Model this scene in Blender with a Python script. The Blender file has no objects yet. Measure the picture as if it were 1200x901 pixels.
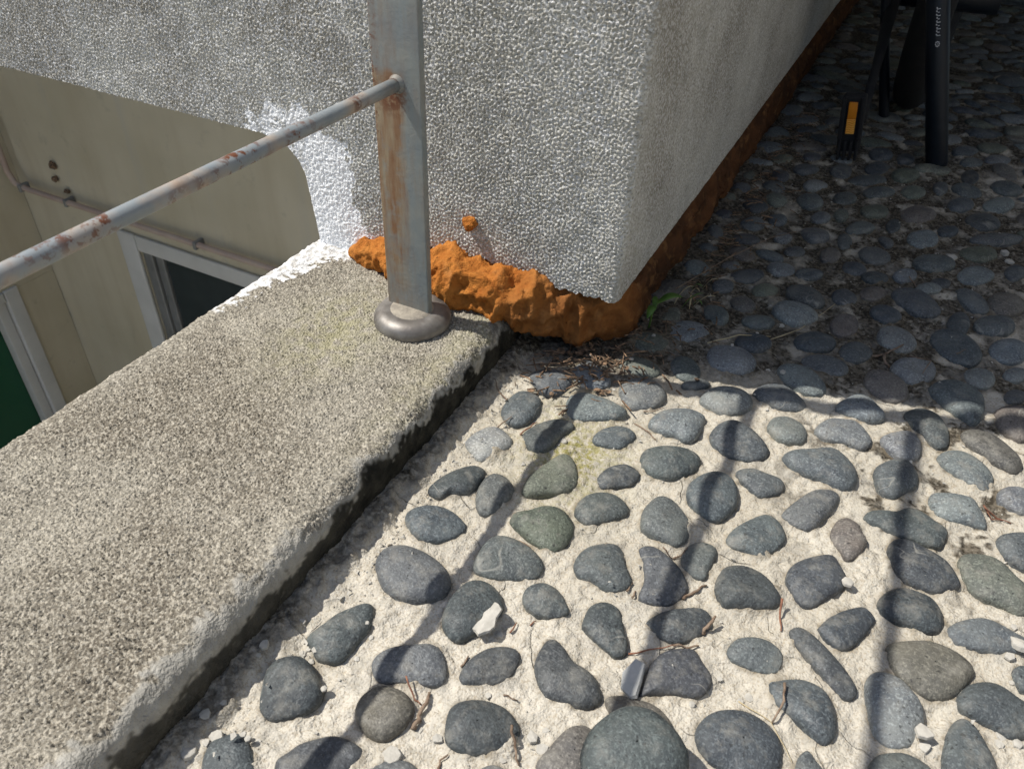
import bpy, bmesh, math, random
import numpy as np
from mathutils import Vector, Matrix

# ------------------------------------------------------------------ camera, sky, sun, exposure
scene = bpy.context.scene
COL = scene.collection
random.seed(7)

PITCH, ROLL, YAW, CAM_H, LENS = math.radians(38.7), math.radians(-2.8), math.radians(25.1), 0.40, 27.15
fw = Vector((-math.sin(YAW) * math.cos(PITCH), math.cos(YAW) * math.cos(PITCH), -math.sin(PITCH)))
rt0 = Vector((math.cos(YAW), math.sin(YAW), 0.0))
up0 = rt0.cross(fw)
rt = rt0 * math.cos(ROLL) - up0 * math.sin(ROLL)
up = up0 * math.cos(ROLL) + rt0 * math.sin(ROLL)
cd = bpy.data.cameras.new('camera')
cd.sensor_width = 36.0
cd.sensor_fit = 'HORIZONTAL'
cd.lens = LENS
cd.clip_start = 0.01
cd.clip_end = 500.0
cd.dof.use_dof = True
cd.dof.focus_distance = 0.62
cd.dof.aperture_fstop = 22.0
cam = bpy.data.objects.new('camera', cd)
COL.objects.link(cam)
m3 = Matrix((rt, up, -fw)).transposed()
cam.matrix_world = Matrix.Translation((0, 0, CAM_H)) @ m3.to_4x4()
scene.camera = cam

SUN_TRAVEL = Vector((0.65, 0.215, -1.0)).normalized()
SUN_STRENGTH, SKY_STRENGTH, EXPOSURE = 4.8, 0.115, 0.14
world = bpy.data.worlds.new('World')
scene.world = world
world.use_nodes = True
wt = world.node_tree
sky = wt.nodes.new('ShaderNodeTexSky')
sky.sky_type = 'NISHITA'
sky.sun_disc = False
sky.dust_density = 1.2
sky.air_density = 1.0
sky.ozone_density = 1.0
sky.sun_elevation = math.asin(-SUN_TRAVEL.z)
sky.sun_rotation = math.atan2(-SUN_TRAVEL.x, -SUN_TRAVEL.y)
wt.links.new(sky.outputs[0], wt.nodes['Background'].inputs[0])
wt.nodes['Background'].inputs[1].default_value = SKY_STRENGTH
sd = bpy.data.lights.new('sun', 'SUN')
sd.energy = SUN_STRENGTH
sd.angle = math.radians(0.53)
sd.color = (1.0, 0.955, 0.88)
sun = bpy.data.objects.new('sun', sd)
sun.rotation_euler = SUN_TRAVEL.to_track_quat('-Z', 'Y').to_euler()
sun.location = (-3, -1, 5)
COL.objects.link(sun)
vs = scene.view_settings
vs.view_transform = 'Standard'
vs.look = 'None'
vs.gamma = 1.0
vs.use_curve_mapping = False
vs.exposure = EXPOSURE
cy_ = scene.cycles
cy_.max_bounces, cy_.diffuse_bounces, cy_.glossy_bounces = 4, 3, 1
cy_.caustics_reflective = cy_.caustics_refractive = False
cy_.use_light_tree = False
cy_.use_adaptive_sampling = True
cy_.adaptive_threshold = 0.02

# ------------------------------------------------------------------ traced pebble outlines: tone letter, then x,y on the floor in tenths of a millimetre
PEBBLES = """
n -2035,4161 -2047,4348 -1997,4464 -1876,4470 -1797,4416 -1760,4257 -1816,4098 -1933,4066
p -2106,3714 -2078,3861 -1987,3968 -1875,3952 -1788,3881 -1814,3750 -1903,3597 -2013,3639
n -1764,3993 -1723,4150 -1625,4286 -1507,4317 -1450,4269 -1490,4146 -1507,3963 -1581,3880 -1668,3884
d -2085,3146 -2090,3256 -2035,3403 -1943,3514 -1855,3533 -1806,3481 -1801,3359 -1824,3253 -1928,3195 -1984,3128
n -1738,3209 -1786,3320 -1795,3448 -1755,3529 -1660,3533 -1567,3470 -1548,3405 -1551,3294 -1593,3173 -1671,3148
n -2036,4689 -1997,4792 -1884,4857 -1745,4828 -1662,4744 -1695,4610 -1796,4528 -1919,4559
l -1736,4860 -1751,4987 -1690,5106 -1551,5074 -1423,4985 -1398,4881 -1468,4789 -1579,4765 -1685,4796
l -1309,4866 -1306,4998 -1192,5102 -1060,5111 -948,5020 -933,4904 -993,4784 -1122,4699 -1224,4739
l -1631,4533 -1618,4641 -1541,4710 -1390,4707 -1214,4671 -1140,4629 -1166,4544 -1238,4469 -1394,4392 -1496,4358 -1580,4417
n -1282,4240 -1251,4358 -1161,4454 -1069,4472 -995,4423 -1003,4331 -1045,4221 -1154,4182 -1236,4179
l -953,4582 -937,4743 -836,4872 -712,4930 -592,4902 -563,4801 -577,4613 -635,4536 -722,4554 -827,4539
n -877,4168 -880,4292 -779,4391 -639,4458 -514,4443 -469,4374 -477,4268 -545,4151 -649,4074 -778,4071
d -1083,3833 -1079,3924 -1025,4024 -940,4082 -852,4060 -824,4016 -849,3905 -929,3841 -1019,3772
g -1512,3481 -1528,3625 -1476,3804 -1410,3965 -1317,3943 -1234,3828 -1191,3696 -1237,3605 -1343,3518 -1455,3447
l -682,5070 -644,5243 -499,5351 -357,5355 -287,5268 -295,5153 -416,5025 -536,5005
n -317,5428 -237,5579 -132,5625 8,5561 112,5444 87,5356 -38,5298 -177,5305 -287,5356
l 324,5563 395,5729 489,5846 591,5789 701,5630 659,5534 548,5484 414,5492
n -495,4703 -465,4845 -366,4935 -222,4901 -97,4815 -39,4729 -71,4637 -169,4562 -307,4548 -440,4602
l -122,5049 -94,5171 2,5236 115,5205 179,5103 181,4982 115,4923 0,4913 -92,4974
l 222,5196 289,5350 411,5419 515,5430 635,5291 633,5201 579,5127 465,5129 343,5094 248,5119
n 57,4729 107,4831 232,4912 369,5010 473,4982 561,4885 601,4766 582,4638 507,4578 370,4609 223,4616 115,4658
n -210,4416 -127,4493 -1,4492 99,4488 135,4430 117,4343 5,4244 -104,4288 -187,4349
n 173,4153 223,4290 321,4475 428,4553 503,4528 506,4427 444,4231 375,4097 274,4085 199,4114
n -475,4026 -483,4117 -440,4229 -352,4327 -244,4327 -167,4244 -126,4079 -170,3920 -235,3850 -337,3873 -430,3939
l 696,5314 760,5429 890,5536 977,5471 996,5295 955,5197 867,5159 755,5226
n 697,4920 734,5022 826,5136 921,5158 989,5061 1000,4909 923,4788 867,4701 779,4709 729,4788
n 839,5756 922,5876 1018,5893 1106,5833 1171,5682 1180,5495 1115,5437 1032,5480 944,5578 867,5663
b 1263,5710 1347,5815 1464,5823 1587,5745 1681,5634 1697,5516 1650,5418 1540,5429 1403,5522 1297,5605
l 1110,5316 1182,5442 1301,5487 1423,5416 1500,5304 1490,5179 1428,5106 1301,5144 1169,5223
n 988,6155 1039,6317 1162,6427 1298,6410 1406,6327 1428,6174 1412,5970 1345,5873 1255,5917 1109,6019
b 1505,6131 1575,6244 1715,6323 1872,6313 1883,6069 1708,5857 1599,5876 1519,5958
l 1087,4822 1122,4899 1245,4957 1369,4968 1421,4885 1461,4790 1457,4708 1350,4684 1220,4657 1135,4691
l 1530,5124 1586,5213 1699,5266 1821,5246 1838,5096 1695,4981 1602,5003 1541,5035
n 687,4409 729,4486 870,4554 963,4651 1058,4658 1150,4610 1224,4555 1200,4397 1139,4347 1022,4333 919,4327 796,4345 704,4365
d 868,4182 896,4281 969,4321 1083,4300 1202,4267 1261,4213 1323,4085 1270,4012 1179,3941 1088,3936 984,3962 908,4044
d 858,3687 896,3802 980,3885 1090,3907 1172,3886 1231,3797 1237,3691 1202,3625 1117,3599 1020,3601 912,3604
g 1300,4289 1338,4390 1461,4441 1554,4412 1640,4318 1712,4245 1719,4075 1656,4020 1594,4035 1468,4046 1393,4071 1335,4153
n 1522,4607 1564,4698 1692,4793 1807,4788 1842,4600 1736,4440 1610,4458 1544,4527
n -2084,2851 -2089,2944 -1998,3039 -1870,3074 -1743,3039 -1690,2991 -1703,2900 -1775,2803 -1877,2756 -1980,2773
n -2035,2434 -2064,2542 -2024,2619 -1928,2672 -1788,2676 -1653,2642 -1551,2563 -1529,2474 -1576,2391 -1666,2322 -1783,2294 -1897,2317
n -1485,2718 -1523,2853 -1495,2989 -1396,3043 -1243,3038 -1118,2980 -1083,2906 -1105,2827 -1244,2744 -1387,2696
d -1475,2323 -1498,2462 -1468,2600 -1394,2663 -1295,2658 -1202,2594 -1172,2513 -1222,2359 -1260,2273 -1328,2212 -1418,2247
n -2086,1823 -2060,1940 -2007,2083 -1919,2185 -1851,2167 -1802,2053 -1806,1942 -1825,1796 -1940,1746 -2022,1782
g -1458,3178 -1459,3256 -1382,3324 -1293,3409 -1176,3438 -1069,3366 -1032,3251 -1065,3103 -1184,3070 -1327,3106 -1419,3139
n -1106,3467 -1113,3590 -1043,3702 -934,3753 -834,3725 -775,3667 -787,3599 -874,3499 -974,3409 -1056,3424
n -661,3572 -692,3713 -647,3875 -557,3906 -436,3836 -358,3738 -344,3611 -387,3522 -488,3507 -615,3529
n -927,3037 -936,3141 -887,3256 -763,3340 -691,3307 -633,3213 -557,3117 -559,3043 -625,2978 -700,2966 -776,2984 -867,2979
n -602,3355 -577,3418 -502,3442 -396,3404 -295,3335 -226,3238 -237,3145 -285,3055 -371,3016 -476,3015 -486,3141 -531,3253
n -333,3423 -327,3554 -257,3634 -166,3642 -132,3580 -140,3420 -162,3339 -276,3346
n -1112,2671 -1117,2754 -1056,2824 -953,2829 -876,2785 -816,2712 -878,2638 -976,2605 -1066,2625
d -717,2691 -718,2814 -646,2888 -552,2875 -496,2797 -477,2761 -427,2683 -412,2615 -446,2566 -513,2574 -612,2609 -697,2655
d -377,2874 -323,2972 -213,3066 -121,3122 -56,3116 -19,3061 -19,3021 -81,2908 -158,2821 -256,2801 -345,2845
n -115,3753 -69,3897 64,4084 160,4075 232,3976 234,3878 145,3715 25,3698 -76,3692
b 503,4142 528,4277 588,4337 659,4314 703,4234 738,4170 706,4037 641,3954 578,4016 525,4070
d -82,3331 -69,3489 32,3575 155,3572 254,3513 322,3419 300,3343 180,3271 28,3203 -31,3242
d 306,3631 336,3756 446,3879 544,3949 607,3888 658,3792 646,3696 571,3568 496,3463 412,3467 339,3544
d 559,3332 611,3448 706,3562 789,3622 854,3580 859,3541 816,3404 754,3279 693,3234 620,3259 562,3313
n -1661,1860 -1666,1942 -1605,2025 -1498,2094 -1418,2132 -1335,2108 -1253,2007 -1257,1940 -1321,1901 -1414,1874 -1566,1798
d -1194,2038 -1193,2134 -1144,2247 -1068,2313 -980,2336 -937,2284 -933,2178 -976,2096 -1072,2034 -1152,2002
b -1591,1610 -1597,1696 -1552,1777 -1450,1809 -1365,1797 -1299,1744 -1290,1663 -1315,1587 -1360,1528 -1448,1517 -1538,1552
d -1120,1764 -1139,1851 -1094,1920 -987,1977 -866,1986 -755,1927 -746,1848 -796,1771 -885,1694 -986,1660 -1068,1677
n -1331,1351 -1328,1391 -1302,1443 -1202,1496 -1130,1495 -1086,1456 -1135,1361 -1253,1312
n -854,1603 -827,1661 -785,1693 -729,1698 -677,1672 -705,1587 -805,1549
d -2046,1374 -2145,1535 -2138,1640 -2047,1707 -1943,1696 -1824,1626 -1776,1556 -1801,1466 -1871,1391 -1951,1344
n -2093,1000 -2134,1097 -2109,1155 -2037,1214 -1941,1189 -1847,1121 -1808,1052 -1890,962 -2018,941
d -1775,1183 -1753,1249 -1728,1312 -1663,1382 -1586,1438 -1466,1451 -1396,1428 -1404,1365 -1429,1299 -1567,1179 -1711,1126
d -850,2294 -862,2411 -842,2486 -780,2493 -662,2420 -559,2402 -481,2361 -430,2285 -440,2235 -499,2182 -613,2165 -720,2153 -788,2208
d -256,2395 -267,2498 -264,2608 -214,2734 -77,2826 -1,2774 73,2704 80,2626 35,2544 -89,2501 -196,2438
b -410,2273 -387,2330 -292,2370 -170,2390 -71,2354 -3,2273 11,2183 -93,2078 -294,2177
b -598,1786 -577,1907 -530,2046 -455,2102 -378,2080 -316,1985 -287,1854 -516,1734
n 105,2905 131,3002 208,3063 303,3089 378,3065 414,3009 399,2915 331,2872 226,2859 145,2864
d 407,3223 447,3278 519,3270 630,3200 738,3120 814,3041 827,2978 784,2927 717,2943 611,3016 521,3091 439,3162
n 372,2817 411,2861 512,2927 605,2941 686,2903 743,2798 759,2689 723,2607 652,2611 583,2648 474,2688 409,2732
d 86,2321 90,2419 149,2515 264,2582 366,2587 467,2544 528,2442 520,2329 405,2220 257,2214 172,2228
n 592,2406 604,2482 639,2531 689,2497 735,2452 724,2341 636,2309
b 943,3394 1004,3459 1141,3539 1263,3553 1366,3519 1414,3470 1407,3394 1323,3231 1229,3159 1132,3152 1017,3210 962,3302
l 865,3045 876,3146 935,3196 1027,3203 1105,3150 1164,3078 1180,2966 1138,2837 1068,2763 991,2754 922,2828
n 1261,3697 1338,3806 1441,3883 1527,3895 1631,3869 1705,3849 1731,3798 1657,3726 1529,3651 1401,3614 1307,3615
d 1328,3211 1373,3328 1460,3410 1548,3434 1636,3398 1721,3358 1730,3225 1666,3149 1600,3113 1499,3135 1379,3148
n 1282,2751 1285,2936 1322,3062 1371,3116 1432,3099 1492,3014 1542,2908 1523,2762 1307,2649
n 943,2577 959,2660 1021,2718 1110,2760 1195,2755 1239,2718 1190,2587 995,2484
n 1619,3568 1674,3647 1763,3645 1768,3527 1671,3458
s -878,6109 -898,5964 -1009,5846 -1148,5820 -1236,5902 -1220,6047 -1106,6170 -963,6196
s -765,6365 -802,6263 -896,6244 -995,6319 -1041,6447 -1005,6554 -908,6573 -808,6493
s -1199,6291 -1173,6173 -1201,6060 -1266,6016 -1332,6065 -1360,6181 -1333,6298 -1266,6344
s -371,6552 -400,6451 -497,6378 -606,6372 -665,6439 -638,6540 -539,6616 -428,6620
s -590,6722 -617,6621 -702,6578 -796,6617 -846,6718 -820,6821 -732,6866 -637,6823
s -32,6846 -82,6690 -224,6603 -379,6631 -459,6763 -414,6923 -266,7015 -107,6981
s -317,6184 -347,6059 -452,5972 -574,5971 -642,6058 -615,6184 -507,6275 -383,6274
s -383,5818 -426,5650 -568,5554 -730,5582 -821,5722 -784,5895 -636,5997 -468,5963
s -764,5406 -803,5296 -903,5270 -1008,5341 -1059,5472 -1021,5586 -917,5613 -810,5537
s 203,6493 160,6351 33,6251 -107,6247 -180,6345 -140,6489 -10,6594 134,6595
s 220,5731 151,5617 2,5601 -143,5693 -201,5844 -132,5965 24,5979 170,5880
s 367,6114 307,6008 163,5959 15,5994 -51,6096 8,6206 157,6257 306,6217
s 335,6923 315,6763 233,6655 135,6659 77,6774 93,6936 177,7050 278,7043
s -473,7170 -489,7056 -565,6969 -658,6957 -714,7028 -701,7143 -623,7233 -529,7244
s -1,7139 -61,7022 -205,6995 -353,7074 -419,7218 -360,7342 -210,7368 -61,7283
s -652,5342 -672,5275 -746,5210 -831,5185 -879,5213 -860,5280 -785,5346 -698,5372
s -1066,5263 -1108,5158 -1241,5105 -1391,5135 -1473,5232 -1434,5341 -1296,5395 -1143,5362
s -1135,5712 -1155,5584 -1260,5494 -1391,5492 -1474,5581 -1457,5710 -1350,5804 -1215,5804
s 1016,7579 935,7436 768,7407 608,7508 548,7687 629,7838 804,7867 964,7757
s 1448,7841 1374,7742 1249,7768 1143,7908 1118,8085 1194,8190 1324,8159 1429,8012
s 1766,8094 1699,7917 1569,7827 1447,7873 1404,8032 1468,8215 1604,8309 1728,8257
s 1283,7506 1258,7328 1189,7223 1115,7246 1078,7387 1101,7567 1172,7680 1248,7653
s 1673,7645 1613,7483 1484,7377 1358,7386 1306,7505 1363,7670 1496,7781 1625,7770
s 1410,6895 1314,6745 1144,6733 992,6869 948,7080 1045,7242 1226,7250 1377,7103
s 1785,7204 1720,7043 1595,6957 1480,6995 1439,7138 1501,7305 1631,7395 1749,7352
s 686,7257 639,7141 533,7093 428,7142 384,7260 430,7380 539,7429 646,7377
s 853,6849 795,6700 669,6637 545,6695 495,6846 551,7002 683,7067 808,7003
s 1052,6495 999,6320 870,6207 736,6217 673,6348 722,6527 856,6647 994,6632
s 843,6004 771,5878 635,5858 511,5955 471,6118 543,6252 686,6272 810,6167
s 510,6524 482,6383 388,6278 282,6268 223,6359 249,6501 345,6610 454,6619
s 1510,6572 1455,6461 1359,6427 1277,6490 1255,6615 1309,6730 1408,6765 1491,6698
s 1767,6867 1735,6761 1664,6684 1593,6680 1564,6751 1594,6858 1666,6937 1738,6940
s 1746,6505 1718,6408 1654,6338 1591,6336 1564,6402 1591,6501 1656,6572 1721,6574
s 1004,8075 973,7963 888,7875 798,7860 755,7928 785,8041 871,8132 963,8146
s 502,7667 477,7548 396,7458 306,7448 258,7524 281,7644 364,7737 456,7746
s 256,7399 226,7271 141,7205 50,7238 5,7353 33,7484 120,7553 213,7516
s 207,10649 154,10487 3,10340 -160,10292 -242,10371 -192,10533 -38,10684 128,10732
s 205,11093 171,10934 64,10811 -55,10793 -117,10891 -86,11051 23,11178 145,11195
s 190,11582 154,11401 47,11296 -70,11324 -132,11471 -99,11654 10,11764 131,11733
s 462,11624 440,11465 364,11358 279,11364 233,11480 254,11641 331,11752 417,11744
s 569,11061 532,10861 419,10719 295,10714 229,10850 263,11052 378,11201 506,11204
s 686,10554 653,10391 556,10273 451,10267 398,10377 428,10541 526,10664 634,10668
s 932,10824 911,10644 846,10537 775,10560 737,10704 755,10886 821,10999 895,10972
s 1276,11437 1248,11221 1173,11094 1093,11125 1054,11299 1080,11520 1157,11654 1239,11619
s 1317,12024 1274,11876 1164,11759 1053,11738 1003,11826 1044,11974 1155,12095 1269,12115
s 1719,11688 1653,11568 1541,11591 1443,11744 1419,11943 1485,12069 1602,12044 1698,11884
s 1667,12347 1616,12193 1497,12068 1378,12043 1326,12133 1374,12287 1495,12415 1617,12440
s 1784,11216 1718,11062 1578,10990 1445,11039 1395,11184 1460,11343 1603,11418 1738,11364
s 1245,12437 1197,12279 1077,12152 955,12126 899,12218 944,12376 1066,12507 1191,12532
s 1322,10803 1260,10669 1129,10631 1004,10712 956,10867 1017,11005 1152,11043 1279,10958
s 1249,10445 1206,10265 1097,10136 983,10129 930,10250 969,10431 1081,10566 1198,10571
s 1694,10717 1641,10511 1515,10363 1389,10357 1334,10497 1384,10706 1513,10860 1642,10864
s 1550,10001 1483,9833 1342,9751 1206,9800 1153,9956 1217,10129 1363,10215 1501,10160
s 843,9902 795,9690 661,9535 516,9521 443,9659 486,9872 623,10036 773,10048
s 910,9183 863,9005 744,8896 620,8916 562,9056 605,9237 728,9352 855,9329
s 1099,9577 1070,9440 992,9344 910,9343 870,9438 897,9576 976,9675 1061,9675
s 1764,9736 1683,9572 1493,9411 1303,9344 1221,9411 1298,9574 1491,9740 1685,9807
s 1519,9157 1459,8996 1322,8889 1187,8896 1130,9014 1187,9177 1328,9288 1466,9279
s 1116,8676 1055,8507 906,8392 754,8395 685,8516 743,8687 896,8807 1052,8801
s 1481,8650 1431,8466 1309,8331 1183,8320 1126,8441 1173,8627 1298,8768 1427,8778
s 1792,8894 1756,8744 1675,8644 1596,8650 1563,8759 1596,8911 1679,9015 1760,9008
s 333,9698 300,9529 191,9403 71,9390 6,9498 37,9668 147,9799 270,9811
s 227,9163 199,9015 100,8879 -13,8834 -76,8903 -51,9050 49,9189 165,9236
s 489,9356 477,9210 427,9123 366,9143 330,9260 340,9408 391,9498 453,9476
s 473,8438 427,8300 311,8228 190,8262 133,8386 176,8527 296,8602 420,8564
s 267,8042 236,7927 151,7868 62,7898 18,8001 47,8119 134,8180 225,8148
s 52,8549 16,8436 -50,8425 -108,8522 -124,8673 -88,8791 -20,8802 38,8700
s 758,8223 731,8095 651,8002 564,7996 519,8082 543,8211 625,8307 714,8312
s 501,8002 467,7894 374,7820 275,7822 228,7900 260,8009 354,8085 455,8082
s 1078,8234 1051,8136 981,8061 907,8051 872,8113 898,8211 969,8288 1044,8297
s -61,9866 -85,9714 -175,9602 -280,9594 -340,9695 -318,9848 -226,9964 -119,9971
s 343,10314 298,10164 170,10036 32,10001 -37,10080 4,10229 134,10362 275,10397
s -89,9336 -96,9204 -146,9122 -209,9136 -250,9238 -244,9371 -194,9456 -129,9441
s -632,10537 -658,10386 -760,10267 -879,10248 -948,10340 -925,10493 -822,10615 -700,10634
s -921,10075 -936,9933 -1009,9868 -1098,9916 -1152,10051 -1138,10197 -1063,10265 -973,10213
s -892,9657 -919,9540 -1012,9483 -1119,9516 -1178,9624 -1153,9743 -1057,9802 -949,9766
s -804,9315 -829,9187 -918,9124 -1022,9162 -1081,9280 -1058,9412 -967,9477 -861,9436
s -971,8993 -994,8853 -1087,8784 -1198,8825 -1263,8954 -1243,9097 -1147,9169 -1034,9124
s -900,8534 -919,8412 -1005,8333 -1108,8343 -1169,8435 -1152,8559 -1064,8641 -959,8630
s -703,8810 -712,8681 -776,8592 -858,8593 -912,8683 -905,8813 -840,8905 -756,8904
s -866,8114 -898,8020 -999,7967 -1113,7985 -1173,8066 -1142,8161 -1039,8215 -924,8195
s -828,7729 -860,7622 -961,7580 -1074,7627 -1133,7738 -1103,7849 -999,7892 -885,7841
s -1300,8600 -1305,8489 -1362,8411 -1439,8408 -1492,8483 -1489,8594 -1431,8675 -1353,8677
s -1263,8049 -1279,7939 -1342,7907 -1416,7969 -1458,8093 -1443,8207 -1379,8240 -1304,8174
s -1217,7673 -1238,7600 -1313,7558 -1400,7572 -1448,7635 -1428,7710 -1351,7752 -1264,7737
s -407,9467 -437,9302 -539,9223 -655,9274 -719,9428 -692,9598 -587,9681 -468,9625
s -448,10062 -472,9922 -564,9814 -672,9798 -734,9885 -712,10026 -619,10137 -509,10152
s -266,9151 -279,9018 -346,8926 -428,8927 -478,9022 -467,9157 -399,9252 -315,9249
s -563,8386 -573,8282 -631,8208 -703,8205 -748,8275 -739,8380 -681,8456 -608,8459
s -185,8607 -223,8462 -336,8387 -462,8426 -527,8556 -491,8705 -374,8782 -246,8740
s -22,8261 -36,8131 -104,8042 -185,8043 -234,8135 -221,8266 -153,8359 -70,8357
s -379,8136 -395,8034 -463,7956 -544,7945 -591,8009 -577,8111 -508,8192 -425,8202
s -389,7655 -416,7535 -512,7454 -622,7458 -682,7545 -657,7666 -560,7749 -448,7744
s -126,7741 -150,7629 -237,7537 -337,7519 -392,7584 -370,7697 -282,7791 -180,7809
s -1366,9066 -1364,8950 -1411,8874 -1479,8880 -1529,8966 -1532,9082 -1484,9161 -1415,9154
s -1281,9459 -1286,9333 -1347,9246 -1429,9245 -1486,9333 -1483,9459 -1421,9550 -1337,9549
s -1316,9889 -1316,9780 -1361,9707 -1424,9713 -1469,9794 -1470,9904 -1425,9979 -1360,9972
s -1174,7207 -1192,7087 -1278,7024 -1382,7053 -1446,7158 -1430,7280 -1342,7345 -1235,7314
s -921,7453 -933,7374 -992,7309 -1065,7296 -1109,7342 -1098,7421 -1038,7487 -964,7500
s -877,7027 -888,6928 -953,6851 -1035,6841 -1088,6903 -1079,7002 -1013,7080 -929,7090
s -687,11005 -701,10875 -773,10780 -859,10775 -912,10864 -899,10995 -827,11092 -738,11096
s -996,10708 -1017,10575 -1107,10470 -1215,10451 -1278,10530 -1260,10663 -1168,10771 -1058,10790
"""

# ------------------------------------------------------------------ helpers
def tag(o, label=None, cat=None, group=None, kind=None):
    if label: o['label'] = label
    if cat: o['category'] = cat
    if group: o['group'] = group
    if kind: o['kind'] = kind
    return o


def link(o, parent=None):
    COL.objects.link(o)
    if parent is not None:
        o.parent = parent
    return o


def empty(name, loc=(0, 0, 0)):
    o = bpy.data.objects.new(name, None)
    o.location = loc
    o.empty_display_size = 0.02
    return link(o)


def mesh_np(name, V, F, mat, parent=None, smooth=True, attrs=None):
    """V (n,3), F (m,4) or (m,3) int -> one mesh object"""
    V = np.ascontiguousarray(V, np.float32)
    F = np.ascontiguousarray(F, np.int32)
    me = bpy.data.meshes.new(name)
    k = F.shape[1]
    me.vertices.add(len(V))
    me.vertices.foreach_set('co', V.ravel())
    me.loops.add(F.size)
    me.loops.foreach_set('vertex_index', F.ravel())
    me.polygons.add(len(F))
    me.polygons.foreach_set('loop_start', np.arange(0, F.size, k, dtype=np.int32))
    me.polygons.foreach_set('loop_total', np.full(len(F), k, np.int32))
    if smooth:
        me.polygons.foreach_set('use_smooth', np.ones(len(F), bool))
    for an, av in (attrs or {}).items():
        a = me.attributes.new(an, 'FLOAT_COLOR', 'POINT')
        a.data.foreach_set('color', np.ascontiguousarray(av, np.float32).ravel())
    me.update(calc_edges=True)
    me.validate()
    if mat: me.materials.append(mat)
    o = bpy.data.objects.new(name, me)
    return link(o, parent)


def mesh_py(name, V, F, mat, parent=None, smooth=False):
    me = bpy.data.meshes.new(name)
    me.from_pydata([tuple(v) for v in V], [], [tuple(f) for f in F])
    if smooth:
        me.polygons.foreach_set('use_smooth', [True] * len(me.polygons))
    me.update()
    me.materials.append(mat)
    return link(bpy.data.objects.new(name, me), parent)


def grid_faces(nr, nc, wrap=False):
    r = np.arange(nr if wrap else nr - 1)[:, None]
    c = np.arange(nc - 1)[None, :]
    r2 = (r + 1) % nr
    a = r * nc + c
    b = r * nc + c + 1
    d = r2 * nc + c
    e = r2 * nc + c + 1
    return np.stack([a + 0 * b, b, e, d], -1).reshape(-1, 4)


def box(name, lo, hi, mat, parent=None, bevel=0.0, rot=None):
    bm = bmesh.new()
    bmesh.ops.create_cube(bm, size=1.0)
    c = [(a + b) / 2 for a, b in zip(lo, hi)]
    s = [b - a for a, b in zip(lo, hi)]
    for v in bm.verts:
        v.co = Vector((v.co.x * s[0], v.co.y * s[1], v.co.z * s[2]))
    if bevel:
        bmesh.ops.bevel(bm, geom=bm.edges[:], offset=bevel, segments=3, profile=0.6, affect='EDGES')
    M = Matrix.Translation(c)
    if rot is not None: M = M @ rot
    bmesh.ops.transform(bm, matrix=M, verts=bm.verts[:])
    me = bpy.data.meshes.new(name)
    bm.to_mesh(me)
    bm.free()
    if mat: me.materials.append(mat)
    if bevel: me.shade_smooth()
    return link(bpy.data.objects.new(name, me), parent)


def tube_geo(pts, radii, n=12, caps=True):
    pts = [Vector(p) for p in pts]
    if not hasattr(radii, '__len__'): radii = [radii] * len(pts)
    V, F = [], []
    side = None
    for i, p in enumerate(pts):
        t = (pts[min(i + 1, len(pts) - 1)] - pts[max(i - 1, 0)]).normalized()
        if side is None:
            ref = Vector((0, 0, 1)) if abs(t.z) < 0.9 else Vector((1, 0, 0))
            side = t.cross(ref).normalized()
        side = (side - t * side.dot(t)).normalized()
        b = t.cross(side)
        for k in range(n):
            a = 2 * math.pi * k / n
            V.append(p + (side * math.cos(a) + b * math.sin(a)) * radii[i])
    for i in range(len(pts) - 1):
        for k in range(n):
            F.append((i * n + k, i * n + (k + 1) % n, (i + 1) * n + (k + 1) % n, (i + 1) * n + k))
    if caps:
        F.append(tuple(range(n - 1, -1, -1)))
        F.append(tuple(range((len(pts) - 1) * n, len(pts) * n)))
    return V, F


def tube(name, pts, radii, mat, parent=None, n=12):
    V, F = tube_geo(pts, radii, n)
    return mesh_py(name, V, F, mat, parent, smooth=True)


def lathe(name, prof, mat, parent=None, n=40, loc=(0, 0, 0)):
    V, F = [], []
    for r, z in prof:
        for k in range(n):
            a = 2 * math.pi * k / n
            V.append((loc[0] + r * math.cos(a), loc[1] + r * math.sin(a), loc[2] + z))
    for i in range(len(prof) - 1):
        for k in range(n):
            F.append((i * n + k, i * n + (k + 1) % n, (i + 1) * n + (k + 1) % n, (i + 1) * n + k))
    return mesh_py(name, V, F, mat, parent, smooth=True)


def nimg(seed, lo, hi, n=1024):
    """periodic band-limited noise image, wavelengths lo..hi pixels, unit deviation"""
    g = np.random.default_rng(seed)
    f = np.fft.rfft2(g.standard_normal((n, n)))
    ky = np.fft.fftfreq(n)[:, None]
    kx = np.fft.rfftfreq(n)[None, :]
    k = np.hypot(kx, ky) + 1e-9
    w = np.exp(-(k * lo * 0.8) ** 4) * (1 - np.exp(-(k * hi * 1.2) ** 4))
    a = np.fft.irfft2(f * w, s=(n, n))
    return (a - a.mean()) / a.std()


def samp(img, u, v):
    n, m = img.shape
    u = np.asarray(u, float) % m
    v = np.asarray(v, float) % n
    i, j = u.astype(int), v.astype(int)
    fu, fv = u - i, v - j
    i %= m; j %= n
    i1, j1 = (i + 1) % m, (j + 1) % n
    return (img[j, i] * (1 - fu) + img[j, i1] * fu) * (1 - fv) + (img[j1, i] * (1 - fu) + img[j1, i1] * fu) * fv


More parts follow.
